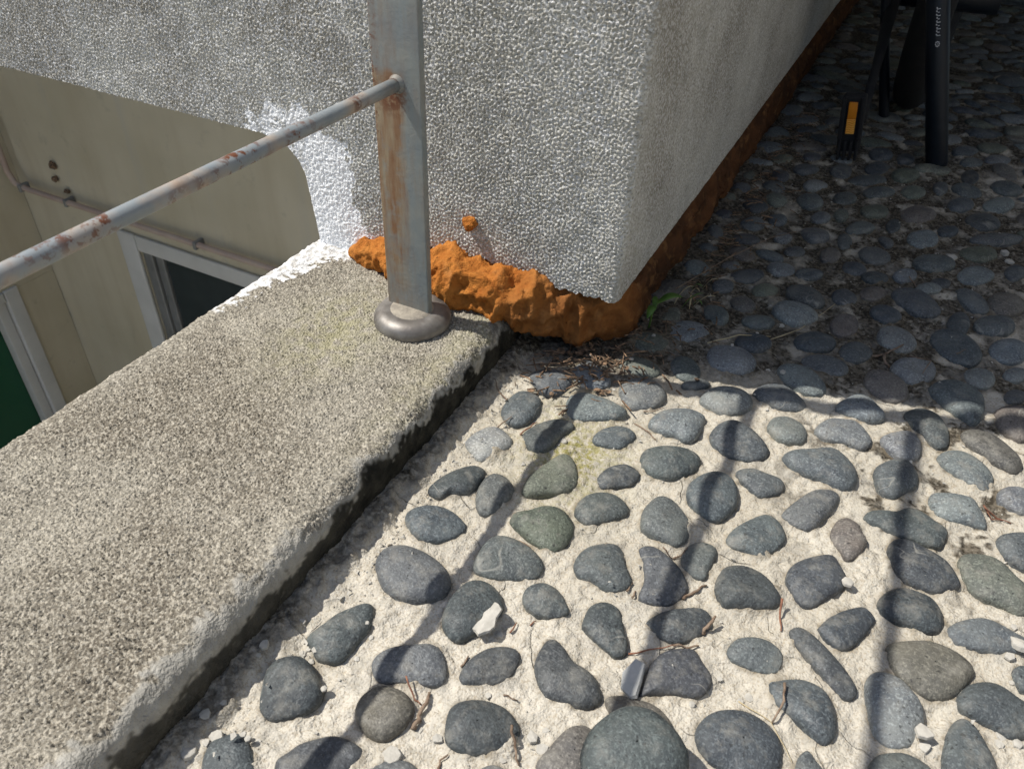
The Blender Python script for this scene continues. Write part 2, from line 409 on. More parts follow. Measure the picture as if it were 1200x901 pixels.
def vnoise(P, seed=0):
    """value noise in 3D, about -1..1"""
    P = np.asarray(P, float) + 1000.0
    I = np.floor(P).astype(np.int64)
    f = P - I
    f = f * f * (3 - 2 * f)
    out = 0
    for dx in (0, 1):
        for dy in (0, 1):
            for dz in (0, 1):
                h = (I[..., 0] + dx) * 374761393 + (I[..., 1] + dy) * 668265263 + (I[..., 2] + dz) * 2147483647 + seed * 1274126177
                h = (h ^ (h >> 13)) * 1274126177
                h = (h ^ (h >> 16)) & 0xFFFF
                w = (f[..., 0] if dx else 1 - f[..., 0]) * (f[..., 1] if dy else 1 - f[..., 1]) * (f[..., 2] if dz else 1 - f[..., 2])
                out = out + w * (h / 32767.5 - 1)
    return out


def sstep(a, b, x):
    t = np.clip((x - a) / (b - a), 0, 1)
    return t * t * (3 - 2 * t)


# ------------------------------------------------------------------ materials
class NT:
    def __init__(s, name):
        s.m = bpy.data.materials.new(name)
        s.m.use_nodes = True
        s.t = s.m.node_tree
        s.b = s.t.nodes['Principled BSDF']
        s.pos = s.t.nodes.new('ShaderNodeNewGeometry').outputs['Position']

    def n(s, kind, **kw):
        o = s.t.nodes.new(kind)
        for k, v in kw.items(): setattr(o, k, v)
        return o

    def set(s, node, key, v):
        if v is None: return
        sock = node.inputs[key]
        if hasattr(v, 'is_output'): s.t.links.new(v, sock)
        else: sock.default_value = v

    def noise(s, scale, detail=3.0, rough=0.55, vec=None, dist=0.0, dim=None):
        o = s.n('ShaderNodeTexNoise')
        s.set(o, 'Vector', vec or s.pos)
        s.set(o, 'Scale', scale); s.set(o, 'Detail', min(detail, 3.0 if scale < 250 else 1.5)); s.set(o, 'Roughness', rough); s.set(o, 'Distortion', dist)
        return o.outputs['Fac']

    def voro(s, scale, feature='F1', out='Distance', vec=None):
        o = s.n('ShaderNodeTexVoronoi', feature=feature)
        s.set(o, 'Vector', vec or s.pos); s.set(o, 'Scale', scale)
        return o.outputs[out]

    def ramp(s, v, a, b, lo=0.0, hi=1.0):
        o = s.n('ShaderNodeMapRange')
        s.set(o, 'Value', v); s.set(o, 'From Min', a); s.set(o, 'From Max', b); s.set(o, 'To Min', lo); s.set(o, 'To Max', hi)
        return o.outputs[0]

    def math(s, op, a, b=None, c=None):
        o = s.n('ShaderNodeMath', operation=op)
        s.set(o, 0, a)
        if b is not None: s.set(o, 1, b)
        if c is not None: s.set(o, 2, c)
        return o.outputs[0]

    def mix(s, f, a, b, mode='MIX'):
        o = s.n('ShaderNodeMix', data_type='RGBA', blend_type=mode)
        s.set(o, 0, f)
        for k, v in ((6, a), (7, b)):
            if isinstance(v, tuple) and len(v) == 3: v = v + (1.0,)
            s.set(o, k, v)
        return o.outputs[2]

    def attr(s, name):
        o = s.n('ShaderNodeAttribute', attribute_name=name)
        sep = s.n('ShaderNodeSeparateColor')
        s.t.links.new(o.outputs['Color'], sep.inputs[0])
        return sep.outputs[0], sep.outputs[1], sep.outputs[2], o.outputs['Alpha'], o.outputs['Color']

    def sep(s, v):
        o = s.n('ShaderNodeSeparateXYZ')
        s.set(o, 0, v)
        return o.outputs

    def bump(s, h, strength, dist, normal=None):
        o = s.n('ShaderNodeBump')
        s.set(o, 'Height', h); s.set(o, 'Strength', strength); s.set(o, 'Distance', dist)
        if normal is not None: s.set(o, 'Normal', normal)
        return o.outputs[0]

    def out(s, color, rough=0.8, normal=None, metal=0.0, spec=None):
        if isinstance(color, tuple) and len(color) == 3: color = color + (1.0,)
        s.set(s.b, 'Base Color', color); s.set(s.b, 'Roughness', rough); s.set(s.b, 'Metallic', metal)
        if normal is not None: s.set(s.b, 'Normal', normal)
        if spec is not None: s.set(s.b, 'Specular IOR Level', spec)
        return s.m


def mat_stucco(name, c1, c2):
    k = NT(name)
    paint, bare, mold, lich, _ = k.attr('mask')
    base = k.mix(k.ramp(k.noise(9, 4), 0.35, 0.65), c1, c2)
    base = k.mix(k.ramp(k.noise(60, 3), 0.3, 0.7, 0.0, 0.35), base, tuple(x * 0.72 for x in c1))
    base = k.mix(k.ramp(k.noise(6.5, 3, 0.6), 0.45, 0.62, 0.0, 0.7), base, (c1[0] * 0.58, c1[1] * 0.54, c1[2] * 0.50))
    base = k.mix(k.ramp(k.noise(450, 2), 0.44, 0.62, 0.0, 0.7), base, tuple(min(0.74, x * 1.6) for x in c2))
    base = k.mix(k.ramp(k.noise(520, 1), 0.45, 0.32, 0.0, 0.62), base, tuple(x * 0.35 for x in c1))
    base = k.mix(k.math('MULTIPLY', lich, k.ramp(k.noise(120, 3), 0.35, 0.6)), base, (0.34, 0.32, 0.19))
    cem = k.mix(k.ramp(k.noise(70, 4), 0.3, 0.7), (0.30, 0.285, 0.25), (0.44, 0.42, 0.37))
    base = k.mix(bare, base, cem)
    base = k.mix(mold, base, k.mix(k.ramp(k.noise(60, 4), 0.38, 0.65), (0.012, 0.012, 0.010), (0.050, 0.046, 0.036)))
    base = k.mix(paint, base, k.mix(k.ramp(k.noise(90, 3), 0.3, 0.7), (0.80, 0.815, 0.83), (0.88, 0.885, 0.89)))
    nb = k.bump(k.noise(650, 2), 0.8, 0.0015)
    return k.out(base, 0.95, nb, spec=0.08)


M_WALL = mat_stucco('grey_stucco', (0.46, 0.446, 0.392), (0.575, 0.558, 0.495))
M_CURB = mat_stucco('weathered_stucco', (0.245, 0.225, 0.186), (0.335, 0.31, 0.258))


def mat_mortar():
    k = NT('pebble_mortar')
    dirt, moss, pale, rim, _ = k.attr('mask')
    base = k.mix(k.ramp(k.noise(14, 4), 0.35, 0.65), (0.43, 0.395, 0.325), (0.53, 0.495, 0.42))
    base = k.mix(k.ramp(k.noise(160, 4, 0.65), 0.50, 0.68, 0, 0.45), base, (0.36, 0.32, 0.255))
    base = k.mix(pale, base, (0.57, 0.53, 0.452))
    fine = k.ramp(k.noise(620, 2), 0.52, 0.66, 0, 0.5)
    base = k.mix(fine, base, (0.30, 0.24, 0.16))
    dirt_shade_col = k.mix(k.ramp(k.noise(260, 4, 0.7), 0.42, 0.64), (0.045, 0.038, 0.028), (0.15, 0.13, 0.10))  # dark tone for real dirt and for shade put into the mortar
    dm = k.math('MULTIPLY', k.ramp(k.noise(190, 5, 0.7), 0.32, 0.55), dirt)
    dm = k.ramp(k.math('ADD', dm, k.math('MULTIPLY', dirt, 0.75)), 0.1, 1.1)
    base = k.mix(dm, base, dirt_shade_col)
    base = k.mix(k.math('MULTIPLY', moss, k.ramp(k.noise(230, 4, 0.7), 0.38, 0.6)), base, (0.23, 0.21, 0.06))
    ck = k.math('ABSOLUTE', k.math('SUBTRACT', k.noise(17, 2, 0.5, dist=0.2), 0.5))
    ckm = k.math('MULTIPLY', k.ramp(ck, 0.0, 0.006, 1.0, 0.0), k.ramp(k.noise(17, 2), 0.50, 0.60))
    base = k.mix(k.math('MULTIPLY', ckm, 0.5), base, (0.10, 0.085, 0.06))
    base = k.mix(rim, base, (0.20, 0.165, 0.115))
    base = k.mix(k.ramp(k.noise(34, 4, 0.7), 0.52, 0.68, 0, 0.5), base, (0.31, 0.295, 0.26))
    h = k.math('ADD', k.noise(330, 4, 0.75), k.math('SUBTRACT', k.math('MULTIPLY', k.noise(800, 2), 0.45), k.math('MULTIPLY', ckm, 1.2)))
    return k.out(base, 0.92, k.bump(h, 0.95, 0.0016), spec=0.1)


M_MORTAR = mat_mortar()


def mat_pebble():
    k = NT('river_pebble')
    r, g, b, a, col = k.attr('tint')
    n1 = k.noise(55, 4, 0.6)
    base = k.mix(k.ramp(n1, 0.3, 0.7), k.mix(1.0, col, (0.72, 0.74, 0.78), 'MULTIPLY'), k.mix(1.0, col, (1.30, 1.28, 1.22), 'MULTIPLY'))
    base = k.mix(k.ramp(k.noise(19, 3, 0.6), 0.5, 0.66, 0, 0.45), base, k.mix(1.0, col, (1.7, 1.65, 1.5), 'MULTIPLY'))
    # light mineral flecks and a few quartz veins
    fl = k.ramp(k.noise(560, 3, 0.75), 0.50, 0.68, 0, 0.7)
    base = k.mix(fl, base, k.mix(1.0, col, (2.3, 2.3, 2.2), 'MULTIPLY'))
    pits = k.ramp(k.noise(430, 2, 0.5), 0.28, 0.36, 0.7, 0)
    base = k.mix(pits, base, (0.02, 0.02, 0.02))
    ve = k.math('ABSOLUTE', k.math('SUBTRACT', k.noise(24, 2, 0.5, dist=0.6), 0.5))
    vm = k.math('MULTIPLY', k.ramp(ve, 0.0, 0.012, 1, 0), k.math('MULTIPLY', k.ramp(k.noise(30, 1), 0.60, 0.66), 0.5))
    base = k.mix(vm, base, (0.34, 0.33, 0.29))
    # mortar dust dried on the stones
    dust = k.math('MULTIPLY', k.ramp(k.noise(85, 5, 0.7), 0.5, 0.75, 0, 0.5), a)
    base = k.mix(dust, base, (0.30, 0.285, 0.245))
    h = k.math('ADD', k.noise(120, 4, 0.6), k.math('MULTIPLY', k.noise(900, 2), 0.25))
    return k.out(base, k.ramp(k.noise(60, 2), 0.3, 0.7, 0.5, 0.72), k.bump(h, 0.6, 0.0024), spec=0.38)


M_PEBBLE = mat_pebble()


def simple(name, c1, c2, rough=0.6, scale=60, metal=0.0, bump=0.0, bscale=300, bdist=0.001, spec=None):
    k = NT(name)
    col = k.mix(k.ramp(k.noise(scale, 4), 0.35, 0.65), c1, c2)
    nb = k.bump(k.noise(bscale, 3), bump, bdist) if bump else None
    return k.out(col, rough, nb, metal, spec)


def mat_post():
    k = NT('painted_steel_post')
    tc = k.n('ShaderNodeTexCoord').outputs['Object']
    x, y, z = k.sep(tc)
    paint = k.mix(k.ramp(k.noise(40, 3), 0.35, 0.65), (0.185, 0.215, 0.225), (0.245, 0.262, 0.245))
    nz = k.n('ShaderNodeMapping'); k.set(nz, 'Vector', tc); nz.inputs['Scale'].default_value = (210, 210, 30)
    streak = k.noise(1.0, 3, 0.6, vec=nz.outputs[0])
    # rust runs down from the weld, left of centre, and along the left edge
    cen = k.ramp(k.math('ABSOLUTE', k.math('ADD', x, 0.0075)), 0.003, 0.015, 1.0, 0.0)
    edge = k.ramp(x, -0.019, -0.012, 1.0, 0.0)
    below = k.ramp(z, 0.02, 0.19, 0.25, 1.0)
    cut = k.ramp(z, 0.192, 0.202, 1.0, 0.10)
    blot = k.ramp(k.noise(75, 4, 0.7), 0.32, 0.62, 0.35, 1.15)
    cen = k.math('MULTIPLY', cen, blot)
    rm = k.math('MULTIPLY', k.math('MULTIPLY', k.math('MAXIMUM', cen, k.math('MULTIPLY', edge, 1.25)), below), cut)
    rm = k.ramp(k.math('ADD', rm, k.math('MULTIPLY', streak, 0.45)), 0.18, 0.72, 0.0, 0.96)
    spot = k.math('MULTIPLY', k.ramp(k.noise(210, 4, 0.7), 0.52, 0.60), k.math('MULTIPLY', edge, k.ramp(z, 0.13, 0.17, 0, 1)))
    wx, wz = k.math('ADD', x, 0.004), k.math('SUBTRACT', z, 0.183)
    dist = k.math('SQRT', k.math('ADD', k.math('MULTIPLY', wx, wx), k.math('MULTIPLY', wz, wz)))
    weld = k.math('MULTIPLY', k.ramp(dist, 0.006, 0.016, 1.0, 0.0), k.ramp(k.noise(300, 4, 0.7), 0.38, 0.55))
    tan = k.mix(k.ramp(streak, 0.3, 0.7), (0.30, 0.235, 0.15), (0.20, 0.090, 0.035))
    col = k.mix(rm, paint, tan)
    col = k.mix(k.math('MAXIMUM', spot, weld), col, (0.13, 0.045, 0.018))
    h = k.noise(260, 3)
    return k.out(col, 0.5, k.bump(h, 0.25, 0.0008), 0.0, 0.45)


def mat_rail():
    k = NT('painted_steel_rail')
    tc = k.n('ShaderNodeTexCoord').outputs['Object']
    paint = k.mix(k.ramp(k.noise(50, 3), 0.35, 0.65), (0.215, 0.245, 0.262), (0.29, 0.305, 0.305))
    blush = k.ramp(k.noise(34, 3, 0.6), 0.48, 0.66, 0, 0.65)
    col = k.mix(blush, paint, (0.42, 0.30, 0.20))
    spots = k.math('MULTIPLY', k.ramp(k.noise(170, 4, 0.7), 0.50, 0.58), k.ramp(k.noise(26, 2), 0.46, 0.58))
    col = k.mix(spots, col, (0.14, 0.05, 0.022))
    return k.out(col, 0.48, k.bump(k.noise(300, 3), 0.2, 0.0006), 0.0, 0.45)


M_POST, M_RAIL = mat_post(), mat_rail()
M_STEEL = simple('dull_steel', (0.17, 0.155, 0.14), (0.30, 0.285, 0.265), 0.55, 70, 0.6, 0.25, 160, 0.0012)
M_SAND = simple('sandy_grout', (0.22, 0.195, 0.16), (0.34, 0.30, 0.24), 0.9, 150, bump=0.6, bscale=500)


def mat_foam():
    k = NT('expanding_foam')
    old, dark_run, _, _, _ = k.attr('mask')
    fresh = k.mix(k.ramp(k.noise(50, 4, 0.65), 0.3, 0.7), (0.35, 0.115, 0.022), (0.48, 0.195, 0.045))
    fresh = k.mix(k.ramp(k.noise(110, 4, 0.7), 0.5, 0.7, 0, 0.5), fresh, (0.19, 0.052, 0.010))
    brown = k.mix(k.ramp(k.noise(60, 4, 0.65), 0.3, 0.7), (0.15, 0.058, 0.019), (0.27, 0.115, 0.038))
    col = k.mix(old, fresh, brown)
    col = k.mix(dark_run, col, k.mix(k.ramp(k.noise(25, 4, 0.65), 0.35, 0.65), (0.055, 0.028, 0.016), (0.13, 0.058, 0.026)))  # darker brown on the stretch along the wall's right face
    col = k.mix(k.ramp(k.noise(75, 3), 0.56, 0.70, 0, 0.3), col, (0.42, 0.22, 0.085))
    pores = k.ramp(k.noise(150, 2, 0.4), 0.22, 0.26, 1, 0)
    col = k.mix(pores, col, (0.06, 0.02, 0.008))
    h = k.math('ADD', k.noise(240, 4, 0.75), k.math('MULTIPLY', pores, -0.8))
    return k.out(col, 0.95, k.bump(h, 0.9, 0.003), spec=0.1)


M_FOAM = mat_foam()
def mat_plaster():
    k = NT('beige_render')
    mp = k.n('ShaderNodeMapping'); k.set(mp, 'Vector', k.pos); mp.inputs['Scale'].default_value = (9, 9, 0.9)
    st = k.noise(1.0, 4, 0.6, vec=mp.outputs[0])
    base = k.mix(k.ramp(k.noise(3, 4), 0.35, 0.65), (0.50, 0.445, 0.315), (0.58, 0.52, 0.385))
    base = k.mix(k.ramp(st, 0.50, 0.68, 0, 0.4), base, (0.44, 0.37, 0.25))
    base = k.mix(k.ramp(st, 0.44, 0.30, 0, 0.3), base, (0.45, 0.44, 0.40))
    base = k.mix(k.ramp(k.noise(14, 4, 0.7), 0.62, 0.76, 0, 0.3), base, (0.27, 0.25, 0.20))
    return k.out(base, 0.9, k.bump(k.noise(60, 3), 0.3, 0.002))


M_PLASTER = mat_plaster()
M_BOUNCE = simple('pale_bounce_render', (0.36, 0.355, 0.34), (0.42, 0.415, 0.40), 0.9, 3.0, bump=0.3, bscale=60, bdist=0.002)  # surface of the unseen wall that throws light back
M_TRIM = simple('white_window_paint', (0.54, 0.53, 0.49), (0.61, 0.60, 0.56), 0.6, 8)
M_ALU = simple('grey_aluminium', (0.20, 0.20, 0.19), (0.26, 0.26, 0.25), 0.5, 10, 0.3)
M_GLASS = simple('dark_glass', (0.035, 0.042, 0.042), (0.055, 0.062, 0.062), 0.12, 4)
M_GREEN = simple('green_panel', (0.012, 0.075, 0.036), (0.018, 0.095, 0.046), 0.3, 3)
M_PIPE = simple('pinkish_pipe_paint', (0.42, 0.31, 0.25), (0.50, 0.39, 0.31), 0.7, 12)
M_RUBBER = simple('black_rubber', (0.007, 0.007, 0.008), (0.012, 0.012, 0.013), 0.85, 80, bump=0.3)
M_BLACK = simple('black_anodised', (0.006, 0.009, 0.014), (0.009, 0.013, 0.019), 0.42, 50, spec=0.3)
M_PRINT = simple('white_print', (0.55, 0.56, 0.58), (0.65, 0.66, 0.68), 0.5)
M_AMBER = simple('amber_reflector', (0.62, 0.20, 0.012), (0.75, 0.27, 0.02), 0.25, 60)
M_AMBER2 = simple('pale_amber_prism', (0.95, 0.42, 0.06), (1.0, 0.5, 0.10), 0.25, 60)
M_CHIP = simple('plaster_flake', (0.38, 0.36, 0.315), (0.50, 0.475, 0.42), 0.9, 120, bump=0.5, bscale=400)
M_SLATE = simple('grey_mortar_flake', (0.36, 0.37, 0.36), (0.45, 0.45, 0.43), 0.9, 120, bump=0.5, bscale=400)
M_TWIG = simple('dry_twig', (0.13, 0.085, 0.055), (0.26, 0.19, 0.135), 0.85, 200, bump=0.4, bscale=600)
M_STRAW = simple('dry_straw', (0.38, 0.30, 0.17), (0.50, 0.42, 0.26), 0.8, 100)
M_RED = simple('red_needle', (0.17, 0.070, 0.042), (0.26, 0.12, 0.07), 0.8, 200)
M_LEAF = simple('green_leaf', (0.07, 0.15, 0.02), (0.11, 0.21, 0.035), 0.5, 120)
M_LITTER = simple('litter', (0.05, 0.034, 0.022), (0.27, 0.17, 0.10), 0.9, 260)
M_CONC = simple('concrete', (0.24, 0.23, 0.21), (0.33, 0.32, 0.29), 0.9, 5, bump=0.3, bscale=80)
M_SOIL = simple('yard_paving', (0.36, 0.34, 0.30), (0.45, 0.43, 0.38), 0.9, 2)

# ------------------------------------------------------------------ shared noise
PX = 0.0005                                   # metres per pixel of the grain images
GPX = 0.0003
GRAIN = np.exp(0.30 * np.clip(nimg(11, 6.2, 7.8, 2048), -2.2, 2.2))
GRAIN = (GRAIN - GRAIN.mean()) / GRAIN.std()    # stucco grain, about 2 mm
MID = nimg(12, 14, 60)
LOW = nimg(13, 60, 300)
FINE = nimg(14, 4, 9)
CRUST = nimg(15, 8, 30)

# ------------------------------------------------------------------ ground far below and the body of the terrace
tag(box('ground', (-40, -40, -3.4), (40, 40, -3.2), M_SOIL), kind='structure')
tag(box('terrace_slab', (-0.436, -1.2, -3.2), (2.0, 3.4, -0.020), M_CONC), kind='structure')
# unseen slab overhead and end wall, added to darken the far floor
tag(box('added_shade_slab', (-0.60, 1.08, 0.80), (1.348, 3.4, 0.92), M_CONC, bevel=0.004), kind='structure')
# unseen pale wall added on the right to bounce sunlight into the shade
tag(box('added_bounce_wall', (1.35, -1.2, 0.0), (1.55, 2.0, 2.4), M_BOUNCE), kind='structure')
tag(box('added_end_wall', (-0.14, 3.0, 0.0), (1.348, 3.2, 0.798), M_PLASTER), kind='structure')  # added out of view, dims the far end together with the slab

# ------------------------------------------------------------------ pebble outlines
def catmull(P, n):
    P = np.asarray(P, float)
    m = len(P)
    t = np.arange(n) / n * m
    i = t.astype(int)
    f = (t - i)[:, None]
    p0, p1, p2, p3 = P[(i - 1) % m], P[i % m], P[(i + 1) % m], P[(i + 2) % m]
    return 0.5 * (2 * p1 + (p2 - p0) * f + (2 * p0 - 5 * p1 + 4 * p2 - p3) * f ** 2 + (3 * p1 - p0 - 3 * p2 + p3) * f ** 3)


rng = np.random.default_rng(5)
X0, Y0, RES = -0.26, -0.12, 0.0015
NX, NY = int((0.75 - X0) / RES), int((2.80 - Y0) / RES)
MASK = np.zeros((NY, NX), bool)


def inside(poly, xs, ys):
    r = np.zeros(xs.shape, bool)
    x1, y1 = poly[:, 0], poly[:, 1]
    x2, y2 = np.roll(x1, -1), np.roll(y1, -1)
    for a, b, c, d in zip(x1, y1, x2, y2):
        if b == d: continue
        r ^= ((b > ys) != (d > ys)) & (xs < (c - a) * (ys - b) / (d - b) + a)
    return r


def raster(poly, write=True, grow=0.0):
    if grow:
        c = poly.mean(0)
        d = poly - c
        poly = c + d * (1 + grow / np.linalg.norm(d, axis=1, keepdims=True))
    i0, i1 = int((poly[:, 0].min() - X0) / RES) - 1, int((poly[:, 0].max() - X0) / RES) + 2
    j0, j1 = int((poly[:, 1].min() - Y0) / RES) - 1, int((poly[:, 1].max() - Y0) / RES) + 2
    i0, j0 = max(i0, 0), max(j0, 0)
    i1, j1 = min(i1, NX), min(j1, NY)
    if i1 <= i0 or j1 <= j0: return True
    ys, xs = np.mgrid[j0:j1, i0:i1]
    ins = inside(poly, X0 + xs * RES, Y0 + ys * RES)
    if write:
        MASK[j0:j1, i0:i1] |= ins
        return True
    return bool((MASK[j0:j1, i0:i1] & ins).any())


TONES = {'n': (0.080, 0.086, 0.086), 'd': (0.054, 0.058, 0.061), 'l': (0.128, 0.136, 0.134), 'p': (0.24, 0.24, 0.23),
         'g': (0.098, 0.103, 0.082), 'b': (0.102, 0.091, 0.078)}


def tone(t):
    if t == 's':
        t = random.choice('nnnnddllggb')
    c = np.array(TONES[t]) * random.uniform(0.88, 1.14)
    c = c * np.array([random.uniform(0.92, 1.02), 1.0, random.uniform(0.99, 1.10)])
    return tuple(c)


stones = []            # (outline, tone colour, height)
for ln in PEBBLES.strip().splitlines():
    t, *ps = ln.split()
    poly = np.array([[float(q) * 1e-4 for q in p.split(',')] for p in ps])
    if t == 's':
        c = poly.mean(0)
        poly = c + (poly - c) * np.array([random.uniform(0.93, 1.05) for _ in poly])[:, None] * 0.98
    out = catmull(poly, 44)
    stones.append((out, tone(t), t))
    raster(out)


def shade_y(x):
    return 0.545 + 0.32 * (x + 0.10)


def scatter(n, lo, hi, asp, gap, region):
    k = 0
    for _ in range(n):
        x, y = region()
        a = rng.uniform(lo, hi)
        b = a * rng.uniform(*asp)
        an = rng.normal(0.45, 0.55)
        th = np.arange(28) / 28 * 2 * np.pi
        w = 1 + 0.10 * np.sin(2 * th + rng.uniform(0, 6)) * rng.uniform(0, 1) + 0.07 * np.sin(3 * th + rng.uniform(0, 6))
        u, v = a * np.cos(th) * w, b * np.sin(th) * w
        p = np.stack([x + u * math.cos(an) - v * math.sin(an), y + u * math.sin(an) + v * math.cos(an)], 1)
        if raster(p, False, gap): continue
        raster(p)
        stones.append((p, tone('s'), 'r'))
        k += 1
    return k


def reg_shade():
    while True:
        x = rng.uniform(-0.145, 0.46)
        y = rng.uniform(0.50, 2.75)
        if y > shade_y(x) + 0.012 and (x < 0.19 or y > 0.65): return x, y


def reg_out():
    while True:
        x = rng.uniform(-0.19, 0.46)
        y = rng.uniform(-0.10, 0.75)
        if x > 0.205 or y < 0.05 + 0.45 * max(0, x + 0.03): return x, y


scatter(5200, 0.021, 0.030, (0.48, 0.72), 0.0034, reg_shade)
scatter(4600, 0.014, 0.020, (0.55, 0.8), 0.0032, reg_shade)
scatter(500, 0.010, 0.013, (0.6, 0.9), 0.0030, reg_shade)
scatter(900, 0.014, 0.024, (0.5, 0.75), 0.006, reg_out)

# ------------------------------------------------------------------ terrace floor: mortar bed
def blur(img, sig):
    ky = np.fft.fftfreq(img.shape[0])[:, None]
    kx = np.fft.rfftfreq(img.shape[1])[None, :]
    return np.fft.irfft2(np.fft.rfft2(img) * np.exp(-2 * (np.pi * sig) ** 2 * (kx ** 2 + ky ** 2)), s=img.shape)


MF = MASK.astype(float)
B_NEAR, B_WIDE = blur(MF, 2.2), blur(MF, 7.0)
gx = np.concatenate([np.arange(-0.246, 0.26, 0.0016), np.arange(0.26, 0.50, 0.006), np.linspace(0.51, 1.95, 20)])
gy = np.concatenate([np.linspace(-1.15, -0.02, 16), np.arange(0.0, 0.72, 0.0016), np.arange(0.72, 1.35, 0.003), np.arange(1.35, 2.75, 0.007), np.linspace(2.8, 3.35, 8)])
XX, YY = np.meshgrid(gx, gy)
ux, uy = XX / PX, YY / PX
u, v = np.clip((XX - X0) / RES, 0, NX - 1.01), np.clip((YY - Y0) / RES, 0, NY - 1.01)
bn, bw = samp(B_NEAR, u, v), samp(B_WIDE, u, v)
Z = 0.0007 * samp(LOW, ux, uy) + 0.0005 * samp(MID, ux + 200, uy) + 0.00013 * samp(CRUST, ux, uy + 77) + 0.00012 * samp(FINE, ux, uy)
Z += 0.0016 * bw + 0.0026 * np.clip(bn, 0, 0.6) * (0.6 + 0.4 * samp(LOW, ux + 60, uy)) - 0.0020
ledge = samp(LOW, ux + 210, uy + 330) + 0.35 * samp(MID, ux, uy)
Z += 0.0011 * sstep(0.55, 0.62, ledge) * sstep(0.50, 0.40, YY)          # thin skim coat that has flaked off in places
# rough cement run along the foot of the kerb
fil = sstep(-0.212, -0.226, XX + 0.004 * samp(LOW, ux, uy) + 0.0016 * samp(MID, ux, uy))
Z += 0.007 * fil
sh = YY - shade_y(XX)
soil_shade = sstep(-0.03, 0.03, sh)  # rises at the wall's cast-shadow edge: soil plus shade painted into the colour
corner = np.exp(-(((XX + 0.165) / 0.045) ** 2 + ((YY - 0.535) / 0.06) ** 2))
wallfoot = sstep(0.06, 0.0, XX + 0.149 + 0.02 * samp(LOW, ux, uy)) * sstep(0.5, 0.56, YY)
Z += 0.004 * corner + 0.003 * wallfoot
patch = sstep(0.2, 1.5, samp(LOW, ux + 410, uy + 90) + 0.6 * samp(MID, ux, uy))
near_r = sstep(-0.05, 0.10, XX) * sstep(0.36, 0.46, YY)
dirt = np.clip(soil_shade * (0.80 + 0.34 * samp(LOW, ux + 120, uy)) + corner * 0.9 + wallfoot * 0.8 + patch * near_r * 0.75 + 0.12 * patch, 0, 1)  # painted shade past the shadow edge, with real dirt in corner and patches
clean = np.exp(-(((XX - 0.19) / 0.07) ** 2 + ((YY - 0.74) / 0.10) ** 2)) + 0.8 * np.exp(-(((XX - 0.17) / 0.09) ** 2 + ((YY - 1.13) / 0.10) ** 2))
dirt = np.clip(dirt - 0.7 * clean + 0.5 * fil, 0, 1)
moss = np.exp(-(((XX + 0.130) / 0.034) ** 2 + ((YY - 0.395) / 0.045) ** 2)) + 0.25 * np.exp(-(((XX + 0.17) / 0.03) ** 2 + ((YY - 0.43) / 0.05) ** 2))
pale = np.clip(sstep(0.36, 0.20, YY) * (0.65 + 0.3 * samp(MID, ux + 31, uy)), 0, 1)
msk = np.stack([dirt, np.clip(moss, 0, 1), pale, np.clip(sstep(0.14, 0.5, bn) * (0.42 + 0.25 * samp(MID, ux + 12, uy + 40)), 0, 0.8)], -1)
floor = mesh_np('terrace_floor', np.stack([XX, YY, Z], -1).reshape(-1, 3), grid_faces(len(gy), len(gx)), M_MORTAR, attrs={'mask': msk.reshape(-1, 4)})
tag(floor, kind='structure')


def stone_geo(out, H, rings, seed):
    """outline in plan -> rounded stone half sunk in the mortar"""
    c = out.mean(0)
    d = out - c
    R = np.linalg.norm(d, axis=1).mean()
    g = np.random.default_rng(seed)
    off = g.normal(0, 0.10, 2) * R
    tilt = g.normal(0, 0.16, 2)
    e = g.uniform(2.1, 3.0)
    V = []
    for r in rings:
        if r > 1:
            V.append(np.column_stack([c + d * 0.985, np.full(len(out), -0.006)]))
            continue
        p = c + d * r + off * (1 - r) ** 1.0 * 0.6
        z = H * (1 - r ** e) ** 0.5
        z = z * (1 + (p - c) @ tilt / R) + 0.0004
        V.append(np.column_stack([p, np.full(len(out), 1.0) * z]))
    V = np.concatenate(V)
    q = np.column_stack([V[:, :2] / (R * 1.1), V[:, 2] / (R * 1.1)])
    k = (vnoise(q, seed) * 0.10 + vnoise(q * 2.3, seed + 3) * 0.05) * R
    lift = np.clip(V[:, 2] / H, 0, 1)
    V[:, 2] += k * lift * 0.9
    n, m = len(out), len(rings)
    F = grid_faces(m, n)
    wrap = np.stack([np.arange(m - 1) * n + n - 1, np.arange(m - 1) * n, (np.arange(m - 1) + 1) * n, (np.arange(m - 1) + 1) * n + n - 1], -1)
    F = np.concatenate([F, wrap])
    return V, F, c


RINGS_HI = [1.2, 1.0, 0.985, 0.955, 0.90, 0.82, 0.70, 0.54, 0.34, 0.12, 0.02]
RINGS_LO = [1.2, 1.0, 0.96, 0.85, 0.62, 0.30, 0.03]


def span(out):
    c = out.mean(0)
    r = np.linalg.norm(out - c, axis=1)
    return 0.5 * (r.min() + np.partition(r, len(r) // 4)[len(r) // 4])


def seen(out):
    """rough apparent size, zero when outside the picture"""
    c = Vector((out[:, 0].mean(), out[:, 1].mean(), 0)) - Vector((0, 0, CAM_H))
    z = c.dot(fw)
    if z < 0.05: return 0.0
    px, py = c.dot(rt) / z * LENS / 36, c.dot(up) / z * LENS / 36
    if abs(px) > 0.54 or abs(py) > 0.42: return 0.0
    return (np.ptp(out[:, 0]) + np.ptp(out[:, 1])) / z


